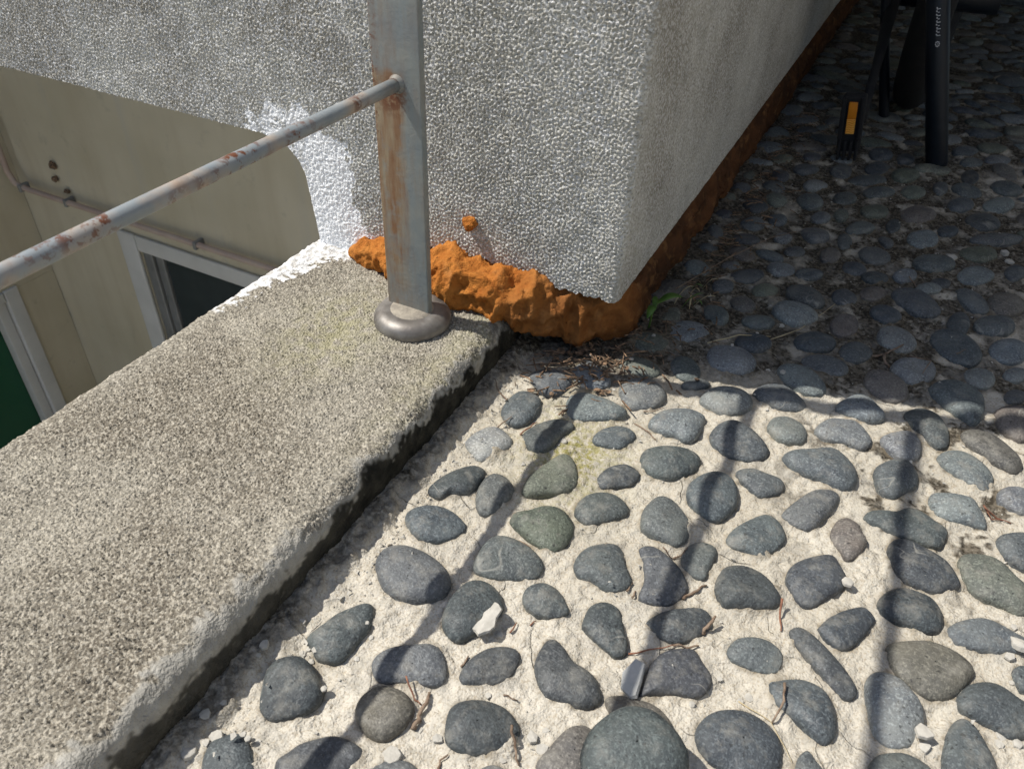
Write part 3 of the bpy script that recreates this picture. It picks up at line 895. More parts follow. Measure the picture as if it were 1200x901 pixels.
order = sorted(range(len(stones)), key=lambda i: -seen(stones[i][0]))
rest_V, rest_F, rest_T, nv = [], [], [], 0
for rank, i in enumerate(order):
    out, colr, t = stones[i]
    R = span(out)
    H = min(0.0125, max(0.0038, R * (0.36 if t in 'sr' else 0.45))) * random.uniform(0.85, 1.1)
    single = rank < 300 and seen(out) > 0
    if single:
        o2 = out if len(out) == 44 and rank < 140 else out[::2] if len(out) == 44 else out
        V, F, c = stone_geo(o2, H, RINGS_HI if rank < 200 else RINGS_LO, 100 + i)
        V = V - np.array([c[0], c[1], 0])
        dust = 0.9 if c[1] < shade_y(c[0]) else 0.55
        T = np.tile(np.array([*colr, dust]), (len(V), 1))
        o = mesh_np('pebble', V, F, M_PEBBLE, floor, attrs={'tint': T})
        o.location = (c[0], c[1], 0)
    else:
        o2 = out[::4] if len(out) == 44 else out[::2]
        V, F, c = stone_geo(o2, H, RINGS_LO, 100 + i)
        rest_V.append(V); rest_F.append(F + nv); rest_T.append(np.tile(np.array([*colr, 0.5]), (len(V), 1)))
        nv += len(V)
if rest_V:
    tag(mesh_np('small_pebbles', np.concatenate(rest_V), np.concatenate(rest_F), M_PEBBLE, floor, attrs={'tint': np.concatenate(rest_T)}), kind='stuff')

# two stones lying loose on the floor at the front edge
LOOSE = np.array([(-383, 1819), (-407, 1942), (-371, 2061), (-291, 2171), (-165, 2212), (-35, 2179), (45, 2123), (90, 2060), (98, 1949), (-29, 1815), (-253, 1720)]) * 1e-4


def loose_stone(outline, z0, H, colr, seed, label):
    out = catmull(outline, 48)
    c = out.mean(0)
    V1, F1, _ = stone_geo(out, H, RINGS_HI[1:], seed)
    V2, F2, _ = stone_geo(out, H * 0.7, RINGS_HI[1:], seed + 1)
    V2[:, 2] *= -1
    F2 = F2[:, ::-1]
    V = np.concatenate([V1, V2]) - np.array([c[0], c[1], 0])
    o = mesh_np('loose_stone', V, np.concatenate([F1, F2 + len(V1)]), M_PEBBLE, attrs={'tint': np.tile(np.array([*colr, 0.6]), (len(V), 1))})
    o.location = (c[0], c[1], z0)
    return tag(o, label, 'stone')


o = loose_stone(LOOSE, 0.0215, 0.013, (0.060, 0.071, 0.072), 900, 'large dark blue-grey stone with a pale vein lying loose on other pebbles')
o.rotation_euler = (math.radians(4), math.radians(-5), 0)

# ------------------------------------------------------------------ kerb the railing stands on
OUT_X, IN_X, TOP, RC = -0.458, -0.233, 0.038, 0.016
prof = []          # (x, z, nx, nz, part)  part 0 outer face, 1 top, 2 inner corner, 3 inner face
for z in np.linspace(-0.9, 0.028, 8): prof.append((OUT_X, z, -1, 0, 0))
for a in np.linspace(0, 90, 9)[1:]:
    a = math.radians(a)
    prof.append((OUT_X + 0.008 - 0.008 * math.cos(a), TOP - 0.008 + 0.008 * math.sin(a), -math.cos(a), math.sin(a), 1))
for x in np.arange(OUT_X + 0.0086, IN_X - RC - 0.0003, 0.00062): prof.append((x, TOP, 0, 1, 1))
for a in np.linspace(90, 0, 21)[1:]:
    a = math.radians(a)
    prof.append((IN_X - RC + RC * math.cos(a), TOP - RC + RC * math.sin(a), math.cos(a), math.sin(a), 2))
for z in np.linspace(TOP - RC - 0.001, -0.012, 30): prof.append((IN_X, z, 1, 0, 3))
prof = np.array(prof)
ky = np.concatenate([np.linspace(-1.1, -0.03, 18), np.r_[np.arange(-0.01, 0.52, 0.00062), np.linspace(0.524, 0.60, 20)]])
PXs, PZs = prof[:, 0][None, :], prof[:, 1][None, :]
YK = ky[:, None]
s = np.cumsum(np.r_[0, np.hypot(np.diff(prof[:, 0]), np.diff(prof[:, 1]))])[None, :]
su, sv = s / PX + 0 * YK, YK / PX + 0 * s
gr = samp(GRAIN, su * (PX / GPX), sv * (PX / GPX))
md, lw, cr = samp(MID, su, sv), samp(LOW, su, sv), samp(CRUST, su, sv)
part = prof[:, 4][None, :] + 0 * YK
# distance along the profile from the inner corner (positive = down the inner face)
s_edge = s[0, np.where(prof[:, 4] == 2)[0][9]]
de = s - s_edge + 0 * YK
wear = de + 0.0020 * md + 0.0042 * lw + 0.0008 * cr
near = sstep(0.30, 0.16, YK + 0 * s)                     # smooth cement band is broad close by, thin further on
bare = sstep(-0.003, 0.002, wear + near * 0.006) * sstep(0.022 + 0.012, 0.010, de) + 0.0
bare = np.clip(bare, 0, 1)
mold = sstep(-0.0015, 0.0055, wear - 0.005 - near * 0.006) * (0.98 - 0.12 * near)
mold = np.clip(np.maximum(mold, sstep(0.452, 0.475, YK + 0.012 * md) * sstep(-0.006, 0.004, wear) * 0.7), 0, 1)
paint = sstep(0.0, 0.004, (0.036 - 0.022 * sstep(0.48, 0.40, YK) - (PXs - OUT_X)) + 0.0045 * md + 0.002 * cr) * sstep(0.372, 0.385, YK + 0.006 * lw) * (part <= 1)
paint = np.maximum(paint, sstep(0.492, 0.497, YK + 0.003 * md) * sstep(-0.402, -0.408, PXs + 0.002 * md))
lich = np.clip(np.exp(-(((PXs + 0.345) / 0.04) ** 2 + ((YK - 0.40) / 0.06) ** 2)) * 0.7 + sstep(-0.275, -0.25, PXs + 0 * YK) * 0.35 * sstep(0.25, 0.4, YK), 0, 1) * (part <= 2)
amp = 0.00060 * (1 - 0.85 * np.clip(bare + mold * 0.7, 0, 1)) * (1 - 0.60 * paint)
amp = amp * np.where(part == 0, 0.6, 1.0)
disp = amp * gr * np.where(part == 1, np.clip((PXs - OUT_X) / 0.02, 0.35, 1), 1) + 0.0005 * lw + 0.00025 * md + 0.00010 * cr * (1 + paint)
disp -= 0.0009 * np.clip(lw, 0, 2) * sstep(-0.006, 0.002, de) * sstep(0.020, 0.008, de)      # chipped arris
disp -= 0.0007 * sstep(0.0, 0.014, wear - 0.004) * (part >= 2)
dome = 0.0015 * np.sin(np.clip((PXs - OUT_X) / (IN_X - OUT_X), 0, 1) * math.pi)
V = np.stack([PXs + prof[:, 2][None, :] * disp, YK + 0 * s, PZs + prof[:, 3][None, :] * disp + dome], -1)
kerb = mesh_np('kerb', V.reshape(-1, 3), grid_faces(len(ky), len(prof)), M_CURB, attrs={'mask': np.stack([paint * np.clip(0.62 + 0.2 * md, 0.3, 0.85), bare, mold, lich], -1).reshape(-1, 4)})
tag(kerb, 'low grey stucco kerb with a worn inner edge carrying the steel railing post', 'kerb')

# ------------------------------------------------------------------ parapet wall above, standing on foam
XC, YB, THK, WTOP = -0.1505, 0.512, 0.14, 0.60
cols = []           # x, y, nx, ny, arc length, right-face flag
for x in np.r_[np.linspace(-1.6, -0.87, 24), np.arange(-0.864, XC - 0.006, 0.00078)]: cols.append((x, YB, 0, -1, 0))
for a in np.linspace(0, 90, 9)[1:]:
    a = math.radians(a)
    cols.append((XC - 0.006 + 0.006 * math.sin(a), YB + 0.006 - 0.006 * math.cos(a), math.sin(a), -math.cos(a), a / (math.pi / 2)))
for y in np.r_[np.arange(YB + 0.008, 0.56, 0.0011), np.arange(0.562, 0.80, 0.004), np.arange(0.80, 3.3, 0.02)]: cols.append((XC, y, 1, 0, 1))
cols = np.array(cols)
cx, cy = cols[:, 0], cols[:, 1]
arc = np.cumsum(np.r_[0, np.hypot(np.diff(cx), np.diff(cy))])
zb = np.interp(cx, [-1.6, -0.50, -0.486, -0.470, -0.460, -0.455, -0.450, -0.446, -0.405, -0.394, -0.36, -0.31, -0.25, -0.223, -0.149],
               [0.1345, 0.1335, 0.131, 0.125, 0.115, 0.102, 0.056, 0.026, 0.028, 0.057, 0.062, 0.069, 0.071, 0.063, 0.066])
zb = np.where(cols[:, 4] > 0.5, np.interp(cy, [0.5, 0.83, 1.6, 3.3], [0.066, 0.070, 0.084, 0.090]), zb)
jag = samp(MID, arc / PX, arc * 0 + 5)
jag2 = samp(CRUST, arc / PX, arc * 0 + 9)
fr_ = cols[:, 4] < 0.5
zb = zb + 0.0008 * jag * (cx > -0.40) * fr_ + 0.0003 * jag2 * fr_
zf = 0.305
rows = [np.maximum(zb, q) for q in np.linspace(0.026, zf, 320)] + [np.full(len(cx), q) for q in np.linspace(zf + 0.012, WTOP - 0.004, 12)]
ZW = np.array(rows)
ax, az = (arc / PX)[None, :] + 0 * ZW, ZW / PX
gr, md, lw, cr = samp(GRAIN, (ax + 300) * (PX / GPX / 1.45), az * (PX / GPX / 1.45)), samp(MID, ax + 300, az), samp(LOW, ax, az + 50), samp(CRUST, ax, az)
right = cols[:, 4][None, :] + 0 * ZW
# white paint daubed round the joint with the kerb
pw_poly = np.array([(-0.520, 0.130), (-0.512, 0.152), (-0.480, 0.160), (-0.453, 0.167), (-0.4347, 0.1544), (-0.4123, 0.1428), (-0.3999, 0.119), (-0.4074, 0.0851), (-0.388, 0.064), (-0.390, 0.030), (-0.47, 0.030)])
wx = cx[None, :] + 0.0028 * md + 0.0016 * cr
wz = ZW + 0.0028 * lw + 0.0016 * samp(CRUST, ax + 91, az)
pw = inside(pw_poly, wx, wz).astype(float) * (right < 0.5)
pw *= np.clip(0.30 + 1.0 * sstep(0.0, 0.03, 0.02 + 0.014 * samp(MID, ax + 55, az + 14)) + sstep(-0.46, -0.44, cx)[None, :], 0, 1)
edge_r = np.exp(-((arc[None, :] - arc[np.where(cols[:, 4] > 0)[0][0]] + 0.004) / 0.012) ** 2)
amp = np.where(right > 0.5, 0.00016, 0.00044) * (1 - 0.62 * pw)
disp = amp * gr + 0.0002 * lw * (1 - 0.5 * right) + 0.00003 * md * (1 - 0.6 * right) + 0.0002 * cr * pw + 0.0006 * edge_r
V = np.stack([cx[None, :] + cols[:, 2][None, :] * disp, cy[None, :] + cols[:, 3][None, :] * disp, ZW], -1)
inx = np.where(cols[:, 4] < 0.5, np.minimum(cx, XC - THK), XC - THK)
iny = np.where(cols[:, 4] < 0.5, YB + THK, np.maximum(cy, YB + THK))
top1 = np.stack([cx, cy, np.full(len(cx), WTOP)], -1) - np.column_stack([cols[:, 2], cols[:, 3], 0 * cx]) * 0.004
top2 = np.stack([inx, iny, np.full(len(cx), WTOP)], -1)
bot = np.stack([inx, iny, zb], -1)
V = np.concatenate([V, top1[None], top2[None], bot[None]])
nr = len(V)
lichw = np.zeros_like(ZW)
bare_w = 0.20 * sstep(0.2, 1.4, lw) + 0.25 * edge_r
mold_w = 0.10 * sstep(0.5, 1.8, samp(LOW, ax + 700, az + 300)) * (1 - pw)
mk = np.stack([pw, np.clip(bare_w, 0, 1), mold_w, lichw], -1)
mk = np.concatenate([mk, np.zeros((3, len(cx), 4))])
wall = mesh_np('parapet_wall', V.reshape(-1, 3), grid_faces(nr, len(cx), wrap=True), M_WALL, attrs={'mask': mk.reshape(-1, 4)})
tag(wall, 'thick grey stucco parapet wall with a sharp corner raised above the pebble floor', 'wall')

# ------------------------------------------------------------------ expanding foam squeezed out under the wall
def foam_sweep(path, nt, na, seed):
    """path rows: x, y, z, radius across, radius up; returns displaced tube"""
    P = np.array(path)
    tt = np.linspace(0, len(P) - 1, nt)
    Q = np.stack([np.interp(tt, np.arange(len(P)), P[:, k]) for k in range(5)], 1)
    ker = np.ones(9) / 9
    for k in range(5):
        Q[:, k] = np.convolve(np.pad(Q[:, k], 4, mode='edge'), ker, 'valid')
    T = np.gradient(Q[:, :2], axis=0)
    T /= np.linalg.norm(T, axis=1, keepdims=True)
    N = np.stack([T[:, 1], -T[:, 0]], 1)
    a = np.arange(na) / na * 2 * np.pi
    ca, sa = np.cos(a)[None, :], np.sin(a)[None, :]
    sq = lambda w: np.sign(w) * np.abs(w) ** 0.75
    r1 = sq(ca) * Q[:, 3:4]
    V = np.stack([Q[:, 0:1] + N[:, 0:1] * r1, Q[:, 1:2] + N[:, 1:2] * r1, Q[:, 2:3] + sq(sa) * Q[:, 4:5]], -1)
    Nn = np.stack([N[:, 0:1] * ca, N[:, 1:2] * ca, sa + 0 * ca * N[:, 0:1]], -1)
    S = V
    big = 1 - np.abs(vnoise(S * 30, seed)) * 2.4 + 0.7 * vnoise(S * 17, seed + 9)
    d = 0.0054 * big + 0.0034 * (1 - 2.2 * np.abs(vnoise(S * 80, seed + 1))) + 0.0021 * vnoise(S * 200, seed + 2) + 0.0015 * vnoise(S * 420, seed + 3)
    hole = np.clip(vnoise(S * 90, seed + 4) - 0.55, 0, 1)
    d = d - hole * 0.014
    sc = np.clip(Q[:, 4:5] / 0.016, 0.25, 1.0)
    V = V + Nn * (d * sc)[..., None]
    F = grid_faces(nt, na)
    i = np.arange(nt - 1)
    w = np.stack([i * na + na - 1, i * na, (i + 1) * na, (i + 1) * na + na - 1], -1)
    return V, np.concatenate([F, w])


fp = [(-0.408, 0.506, 0.043, 0.004, 0.003), (-0.398, 0.505, 0.047, 0.008, 0.008), (-0.372, 0.505, 0.048, 0.014, 0.012), (-0.345, 0.503, 0.050, 0.019, 0.015),
      (-0.315, 0.501, 0.052, 0.023, 0.017), (-0.285, 0.500, 0.053, 0.026, 0.018), (-0.262, 0.501, 0.053, 0.027, 0.018), (-0.243, 0.506, 0.050, 0.025, 0.019), (-0.226, 0.513, 0.046, 0.022, 0.024),
      (-0.205, 0.530, 0.037, 0.022, 0.029), (-0.185, 0.541, 0.032, 0.021, 0.031), (-0.170, 0.550, 0.031, 0.019, 0.032), (-0.167, 0.564, 0.034, 0.018, 0.034), (-0.170, 0.59, 0.030, 0.018, 0.030), (-0.173, 0.64, 0.030, 0.020, 0.031),
      (-0.170, 0.70, 0.031, 0.021, 0.031), (-0.174, 0.80, 0.032, 0.020, 0.032), (-0.171, 0.92, 0.033, 0.021, 0.033), (-0.174, 1.05, 0.035, 0.020, 0.035), (-0.172, 1.25, 0.037, 0.020, 0.037), (-0.174, 1.5, 0.039, 0.02, 0.039), (-0.174, 1.8, 0.04, 0.02, 0.041), (-0.174, 2.2, 0.04, 0.02, 0.042)]
# even spacing so that the fine lumps stay small
fpa = np.array(fp)
L = np.r_[0, np.cumsum(np.linalg.norm(np.diff(fpa[:, :3], axis=0), axis=1))]
Lq = np.r_[np.arange(0, 0.33, 0.0011), np.arange(0.33, 0.8, 0.003), np.arange(0.8, L[-1], 0.008)]
fpe = np.stack([np.interp(Lq, L, fpa[:, k]) for k in range(5)], 1)
V, F = foam_sweep(fpe, len(fpe), 84, 21)
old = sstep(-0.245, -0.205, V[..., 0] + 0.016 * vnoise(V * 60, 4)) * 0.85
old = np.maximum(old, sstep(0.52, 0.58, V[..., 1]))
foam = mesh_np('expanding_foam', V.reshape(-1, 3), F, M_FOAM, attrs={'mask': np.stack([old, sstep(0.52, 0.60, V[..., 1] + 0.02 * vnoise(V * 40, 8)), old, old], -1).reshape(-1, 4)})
tag(foam, 'lumpy orange expanding foam squeezed out beneath the parapet wall', 'foam')


def blob(name, c, r, seed, mat, label, cat):
    bm = bmesh.new()
    bmesh.ops.create_icosphere(bm, subdivisions=4, radius=1.0)
    P = np.array([v.co for v in bm.verts])
    k = 1 + 0.35 * vnoise(P * 1.7, seed) + 0.16 * vnoise(P * 4.1, seed + 1)
    P = P * k[:, None] * np.array(r)
    for v, p in zip(bm.verts, P): v.co = p
    me = bpy.data.meshes.new(name)
    bm.to_mesh(me); bm.free()
    me.shade_smooth()
    me.materials.append(mat)
    o = link(bpy.data.objects.new(name, me))
    o.location = c
    return tag(o, label, cat)


blob('foam_blob', (-0.2840, 0.5090, 0.1020), (0.0066, 0.0055, 0.0060), 44, M_FOAM, 'tiny dab of orange foam stuck on the wall face above the seam', 'foam')

# ------------------------------------------------------------------ steel railing
rail_root = empty('railing', (-0.3035, 0.4445, TOP))
tag(rail_root, 'rusty grey painted steel railing with a flat bar post on the kerb', 'railing')


def railing_post(y):
    p = box('post', (-0.0192, -0.0032, -0.004), (0.0192, 0.0032, 0.95), M_POST, rail_root, bevel=0.0009)
    p.location = (0, y, 0)
    c = lathe('collar', [(0.0285, -0.004), (0.0308, 0.000), (0.0318, 0.0040), (0.0312, 0.0080), (0.0288, 0.0114), (0.0252, 0.0134), (0.0215, 0.0140), (0.0180, 0.0138), (0.0140, 0.0136)], M_STEEL, rail_root, 56)
    c.location = (0.003, y - 0.002, 0)
    g = lathe('grout', [(0.0195, 0.0110), (0.0175, 0.0141), (0.0080, 0.0145), (0.0, 0.0147)], M_SAND, c, 40)
    return p


railing_post(0.0)
railing_post(-1.15)
for zr in (0.2298, 0.421, 0.612, 0.803):
    pts = [(0.0005, -0.0032 - 0.0001, zr - TOP)] + [(0.0005, -0.0032 - q, zr - TOP + 0.0006 * math.sin(q * 9)) for q in np.linspace(0.04, 1.14, 18)]
    tube('rail', pts, 0.0047, M_RAIL, rail_root, 28)
    # weld bead where the rail meets the post
    w = lathe('weld_bead', [(0.0048, 0.0034), (0.0056, 0.0018), (0.0062, 0.0007), (0.0065, 0.0)], M_POST, rail_root, 20)
    w.rotation_euler = (math.pi / 2, 0, 0)
    w.location = (0.0005, -0.0031, zr - TOP)

# ------------------------------------------------------------------ neighbouring building down in the gap
bl = empty('lower_building', (-2.79, 1.6, -3.2))
tag(bl, 'shaded beige rendered building below, seen through the gap beside the kerb', 'building')
ox, oy, oz = -2.79, 1.6, -3.2


def bb(name, lo, hi, mat, parent=None, bevel=0.0):
    P = parent or bl
    o = box(name, [a - b for a, b in zip(lo, (ox, oy, oz))], [a - b for a, b in zip(hi, (ox, oy, oz))], mat, P, bevel)
    return o


wx0, wx1, wz0, wz1 = -2.225, -1.20, -2.3, -0.985
bb('wall', (-3.2, 1.6, -0.985), (-0.46, 1.82, 0.60), M_PLASTER)
bb('wall', (-3.2, 1.6, -3.2), (wx0, 1.82, -0.985), M_PLASTER)
bb('wall', (wx1, 1.6, -3.2), (-0.46, 1.82, -0.985), M_PLASTER)
bb('wall', (wx0, 1.6, -3.2), (wx1, 1.82, wz0), M_PLASTER)
f = bb('window', (wx0 - 0.085, 1.585, wz0 - 0.1), (wx0 - 0.002, 1.5985, wz1 + 0.06), M_TRIM, bevel=0.006)
bb('window_head', (wx0, 1.587, wz1 - 0.003), (wx1 + 0.1, 1.5985, wz1 + 0.058), M_TRIM, f, 0.005)
bb('sash', (wx0 + 0.002, 1.602, wz0), (wx0 + 0.045, 1.63, wz1 - 0.006), M_ALU, f, 0.004)
bb('sash', (wx0 + 0.047, 1.612, wz0), (wx0 + 0.085, 1.64, wz1 - 0.006), M_ALU, f, 0.004)
bb('sash', (wx0 + 0.087, 1.612, wz1 - 0.022), (wx1, 1.64, wz1 - 0.006), M_ALU, f, 0.004)
bb('pane', (wx0 + 0.087, 1.622, wz0), (wx1, 1.630, wz1 - 0.024), M_GLASS, f)
# side wall with the green panelled window
gy0, gy1, gz1 = 0.55, 1.425, -1.235
bb('wall', (-3.05, -0.6, gz1), (-2.79, 1.598, 2.0), M_PLASTER)
bb('wall', (-3.05, gy1, -3.2), (-2.79, 1.598, gz1 - 0.001), M_PLASTER)
bb('wall', (-3.05, -0.6, -3.2), (-2.79, gy0, gz1 - 0.001), M_PLASTER)
g = bb('window', (-2.82, gy1 - 0.045, -3.1), (-2.778, gy1 + 0.012, gz1 + 0.012), M_TRIM, bevel=0.006)
bb('sash', (-2.84, gy1 - 0.085, -3.1), (-2.795, gy1 - 0.047, gz1 - 0.03), M_TRIM, g, 0.004)
bb('window_head', (-2.82, gy0, gz1 - 0.028), (-2.778, gy1 - 0.047, gz1 + 0.011), M_TRIM, g, 0.005)
bb('pane', (-2.86, gy0, -3.1), (-2.845, gy1 - 0.05, gz1 - 0.005), M_GREEN, g)
# raised plaster band beside the window and thin conduit on the wall
bb('plaster_band', (-2.40, 1.590, -3.2), (-2.312, 1.5995, -0.93), M_PLASTER)
pp = [(-2.755, 1.55, 0.5), (-2.755, 1.55, -0.80), (-2.745, 1.555, -0.845), (-2.70, 1.565, -0.862), (-2.2, 1.572, -0.866), (-1.3, 1.572, -0.862), (-0.5, 1.572, -0.858)]
pipe = empty('wall_pipe', (-2.755, 1.55, -0.86))
tag(pipe, 'thin dull pink pipe running across the beige wall of the lower building', 'pipe')
shift = Vector((2.755, -1.55, 0.86))
tube('pipe_run', [Vector(q) + shift for q in pp], 0.0105, M_PIPE, pipe, 12)
for q in ((-2.72, 1.56, -0.858), (-2.50, 1.569, -0.864), (-1.9, 1.572, -0.865)):
    c = Vector(q) + shift
    box('pipe_clip', c - Vector((0.007, 0.014, 0.014)), c + Vector((0.007, 0.027, 0.014)), M_ALU, pipe, 0.004)
for k, q in enumerate(((-2.545, 1.588, -0.745), (-2.56, 1.59, -0.80), (-2.515, 1.59, -0.835))):  # lumps of dried mud on the wall near the pipe
    blob('mud_knob', q, (0.012, 0.010, 0.014 - 0.003 * k), 60 + k, M_LITTER, ['dark knob of dried mud high on the beige wall above the pipe', 'small dark mud speck between the knob and the pipe', 'dark mud lump touching the top of the wall pipe'][k], 'mud')

# ------------------------------------------------------------------ folded bicycle in the shade
bk = empty('folding_bicycle', (0.0742, 1.1539, 0.0))
tag(bk, 'black folded bicycle standing in the shade with an amber pedal reflector', 'bicycle')
BO = Vector((0.0742, 1.1539, 0.0))


def bt(name, pts, r, mat, parent=None, n=16):
    return tube(name, [Vector(p) - BO for p in pts], r, mat, parent or bk, n)


dirv = Vector((-0.068, 0.0, 0.1966)).normalized()
sp0, sp1 = BO + Vector((0, 0, 0.001)), BO + dirv * 0.62
sp = bt('seat_post', [sp0, sp0 + dirv * 0.004, sp1], [0.0125, 0.0135, 0.0135], M_BLACK, None, 36)


def print_patch(zc, du, w, h):
    """small printed mark wrapped on the seat post: du angle offset, w angle width, h height"""
    V, F = [], []
    ref = Vector((0, -1, 0))
    sd_ = dirv.cross(ref).normalized()
    rf = sd_.cross(dirv).normalized()
    for zz in (zc - h / 2, zc + h / 2):
        for q in range(4):
            a = du + w * (q / 3 - 0.5)
            p = BO + dirv * zz + (rf * math.cos(a) + sd_ * math.sin(a)) * 0.0138
            V.append(p - BO)
    for q in range(3): F.append((q, q + 1, 4 + q + 1, 4 + q))
    return V, F


PV, PF = [], []
def addp(*a):
    V, F = print_patch(*a)
    n = len(PV)
    PV.extend(V); PF.extend([tuple(i + n for i in f) for f in F])


z_at = lambda z: z / dirv.z
for k in range(9):
    addp(z_at(0.160 + k * 0.0036), 0.14, 0.30 if k % 2 == 0 else 0.16, 0.0007)
    addp(z_at(0.160 + k * 0.0036 + 0.0014), -0.02 + 0.02 * (k % 3), 0.09, 0.0014)
for k in range(8):
    a = k * math.pi / 4
    addp(z_at(0.1507) + 0.0028 * math.sin(a), 0.06 + 0.15 * math.cos(a), 0.085, 0.0013)
addp(z_at(0.1507), 0.06, 0.05, 0.0009)
mesh_py('post_markings', PV, PF, M_PRINT, sp)
# rear wheel seen nearly edge on
wc = Vector((0.018, 1.41, 0.208))
ring = []
for k in range(49):
    a = 2 * math.pi * k / 48
    ring.append(wc + Vector((0.06 * math.cos(a) * 0.185, 0.185 * math.cos(a), 0.185 * math.sin(a))))
whl = empty('wheel'); whl.parent = bk
tube('tyre', [p - BO for p in ring], 0.0240, M_RUBBER, whl, 16)
ring2 = [wc + (p - wc) * 0.88 - BO for p in ring]
tube('rim', ring2, 0.010, M_BLACK, whl, 10)
tube('hub', [wc - BO + Vector((-0.05, 0.003, 0)), wc - BO + Vector((0.05, -0.003, 0))], 0.016, M_BLACK, whl, 14)
for k in range(16):
    a = 2 * math.pi * k / 16
    p = wc + Vector((0.06 * math.cos(a) * 0.16, 0.16 * math.cos(a), 0.16 * math.sin(a))) - BO
    tube('spoke', [wc - BO + Vector((0.02 * (-1) ** k, 0, 0)), p], 0.001, M_BLACK, whl, 5)
wc2 = Vector((0.205, 2.45, 0.205))
ring = [wc2 + Vector((0.0, 0.185 * math.cos(2 * math.pi * k / 48), 0.185 * math.sin(2 * math.pi * k / 48))) for k in range(49)]
wh2 = empty('wheel'); wh2.parent = bk
tube('tyre', [p - BO for p in ring], 0.0215, M_RUBBER, wh2, 14)
# frame, crank, kickstand
bt('frame_tube', [(0.0, 1.30, 0.33), (0.05, 1.8, 0.42), (0.18, 2.35, 0.52)], 0.022, M_BLACK)
bt('fork', [(0.18, 2.35, 0.55), (0.235, 2.44, 0.205)], 0.012, M_BLACK)
bt('chain_stay', [(0.065, 1.34, 0.175), (0.065, 1.41, 0.208)], 0.011, M_BLACK)
bt('bottom_bracket', [(-0.052, 1.34, 0.17), (0.085, 1.34, 0.175)], 0.021, M_BLACK)
bt('crank_arm', [(-0.034, 1.123, 0.050), (-0.040, 1.22, 0.095), (-0.050, 1.335, 0.17)], [0.006, 0.006, 0.010], M_RUBBER)
bt('kickstand', [(-0.009, 1.309, 0.0), (-0.011, 1.309, 0.006), (-0.058, 1.302, 0.160), (-0.075, 1.30, 0.30)], [0.0065, 0.0075, 0.0065, 0.007], M_BLACK)
# pedal hanging upright
pd = empty('pedal', Vector((-0.0365, 1.109, 0.0)) - BO)
pd.parent = bk
pd.rotation_euler = (0, math.radians(-9), 0)
pd.scale = (0.86, 0.86, 0.88)
pbody = box('pedal_body', (-0.0165, -0.010, 0.016), (0.0165, 0.012, 0.098), M_RUBBER, pd, 0.004)
for k in range(4):
    box('tread_rib', (-0.0145 + k * 0.0083, -0.0145, 0.004), (-0.0105 + k * 0.0083, 0.008, 0.034), M_RUBBER, pd, 0.0012)
for sx in (-1, 1):
    box('pedal_rail', (sx * 0.0135 - 0.003, -0.0150, 0.036), (sx * 0.0135 + 0.003, -0.0095, 0.096), M_RUBBER, pd, 0.0014)
rf = box('reflector', (-0.0062, -0.0135, 0.066), (0.0062, -0.0095, 0.090), M_AMBER, pd, 0.0008)
r2 = box('reflector', (-0.0062, -0.0137, 0.044), (0.0062, -0.0095, 0.0655), M_AMBER2, pd, 0.0008)
for k in range(6):
    V = []
    z0 = 0.0460 + k * 0.0033
    V = [(-0.0062, -0.0141, z0), (-0.0020, -0.0141, z0 + 0.0016), (0.0020, -0.0141, z0), (0.0062, -0.0141, z0 + 0.0016), (0.0062, -0.0141, z0 + 0.0024), (0.0020, -0.0141, z0 + 0.0008), (-0.0020, -0.0141, z0 + 0.0024), (-0.0062, -0.0141, z0 + 0.0008)]
    mesh_py('prism_line', V, [(0, 1, 6, 7), (1, 2, 5, 6), (2, 3, 4, 5)], M_AMBER, r2)

# ------------------------------------------------------------------ plaster chips, twigs and litter
def floor_z(x, y):
    i = int(np.clip(np.searchsorted(gx, x), 1, len(gx) - 1)); j = int(np.clip(np.searchsorted(gy, y), 1, len(gy) - 1))
    return float(Z[j, i])


def on_stone(x, y):
    i, j = int((x - X0) / RES), int((y - Y0) / RES)
    return bool(MASK[j, i]) if 0 <= i < NX and 0 <= j < NY else False


def chip(poly, thick, z, mat, label, cat='chip', group=None, tilt=(0, 0), name='plaster_chip'):
    P = np.array(poly)
    c = P.mean(0)
    n = len(P)
    g = random.Random(int(c[0] * 1e5) ^ int(c[1] * 1e5))
    bm = bmesh.new()
    lo = [bm.verts.new((p[0] - c[0], p[1] - c[1], 0)) for p in P]
    hi = [bm.verts.new(((p[0] - c[0]) * g.uniform(0.86, 0.99), (p[1] - c[1]) * g.uniform(0.86, 0.99), thick * g.uniform(0.75, 1.2))) for p in P]
    mid = bm.verts.new((g.uniform(-1, 1) * thick * 0.3, g.uniform(-1, 1) * thick * 0.3, thick * g.uniform(0.95, 1.35)))
    bm.faces.new(lo[::-1])
    for k in range(n):
        bm.faces.new((lo[k], lo[(k + 1) % n], hi[(k + 1) % n], hi[k]))
        bm.faces.new((hi[k], hi[(k + 1) % n], mid))
    bmesh.ops.bevel(bm, geom=bm.edges[:], offset=thick * 0.10, segments=1, affect='EDGES')
    bmesh.ops.recalc_face_normals(bm, faces=bm.faces[:])
    me = bpy.data.meshes.new(name)
    bm.to_mesh(me); bm.free()
    me.materials.append(mat)
    o = link(bpy.data.objects.new(name, me))
    o.location = (c[0], c[1], z)
    o.rotation_euler = (tilt[0], tilt[1], 0)
    return tag(o, label, cat, group)


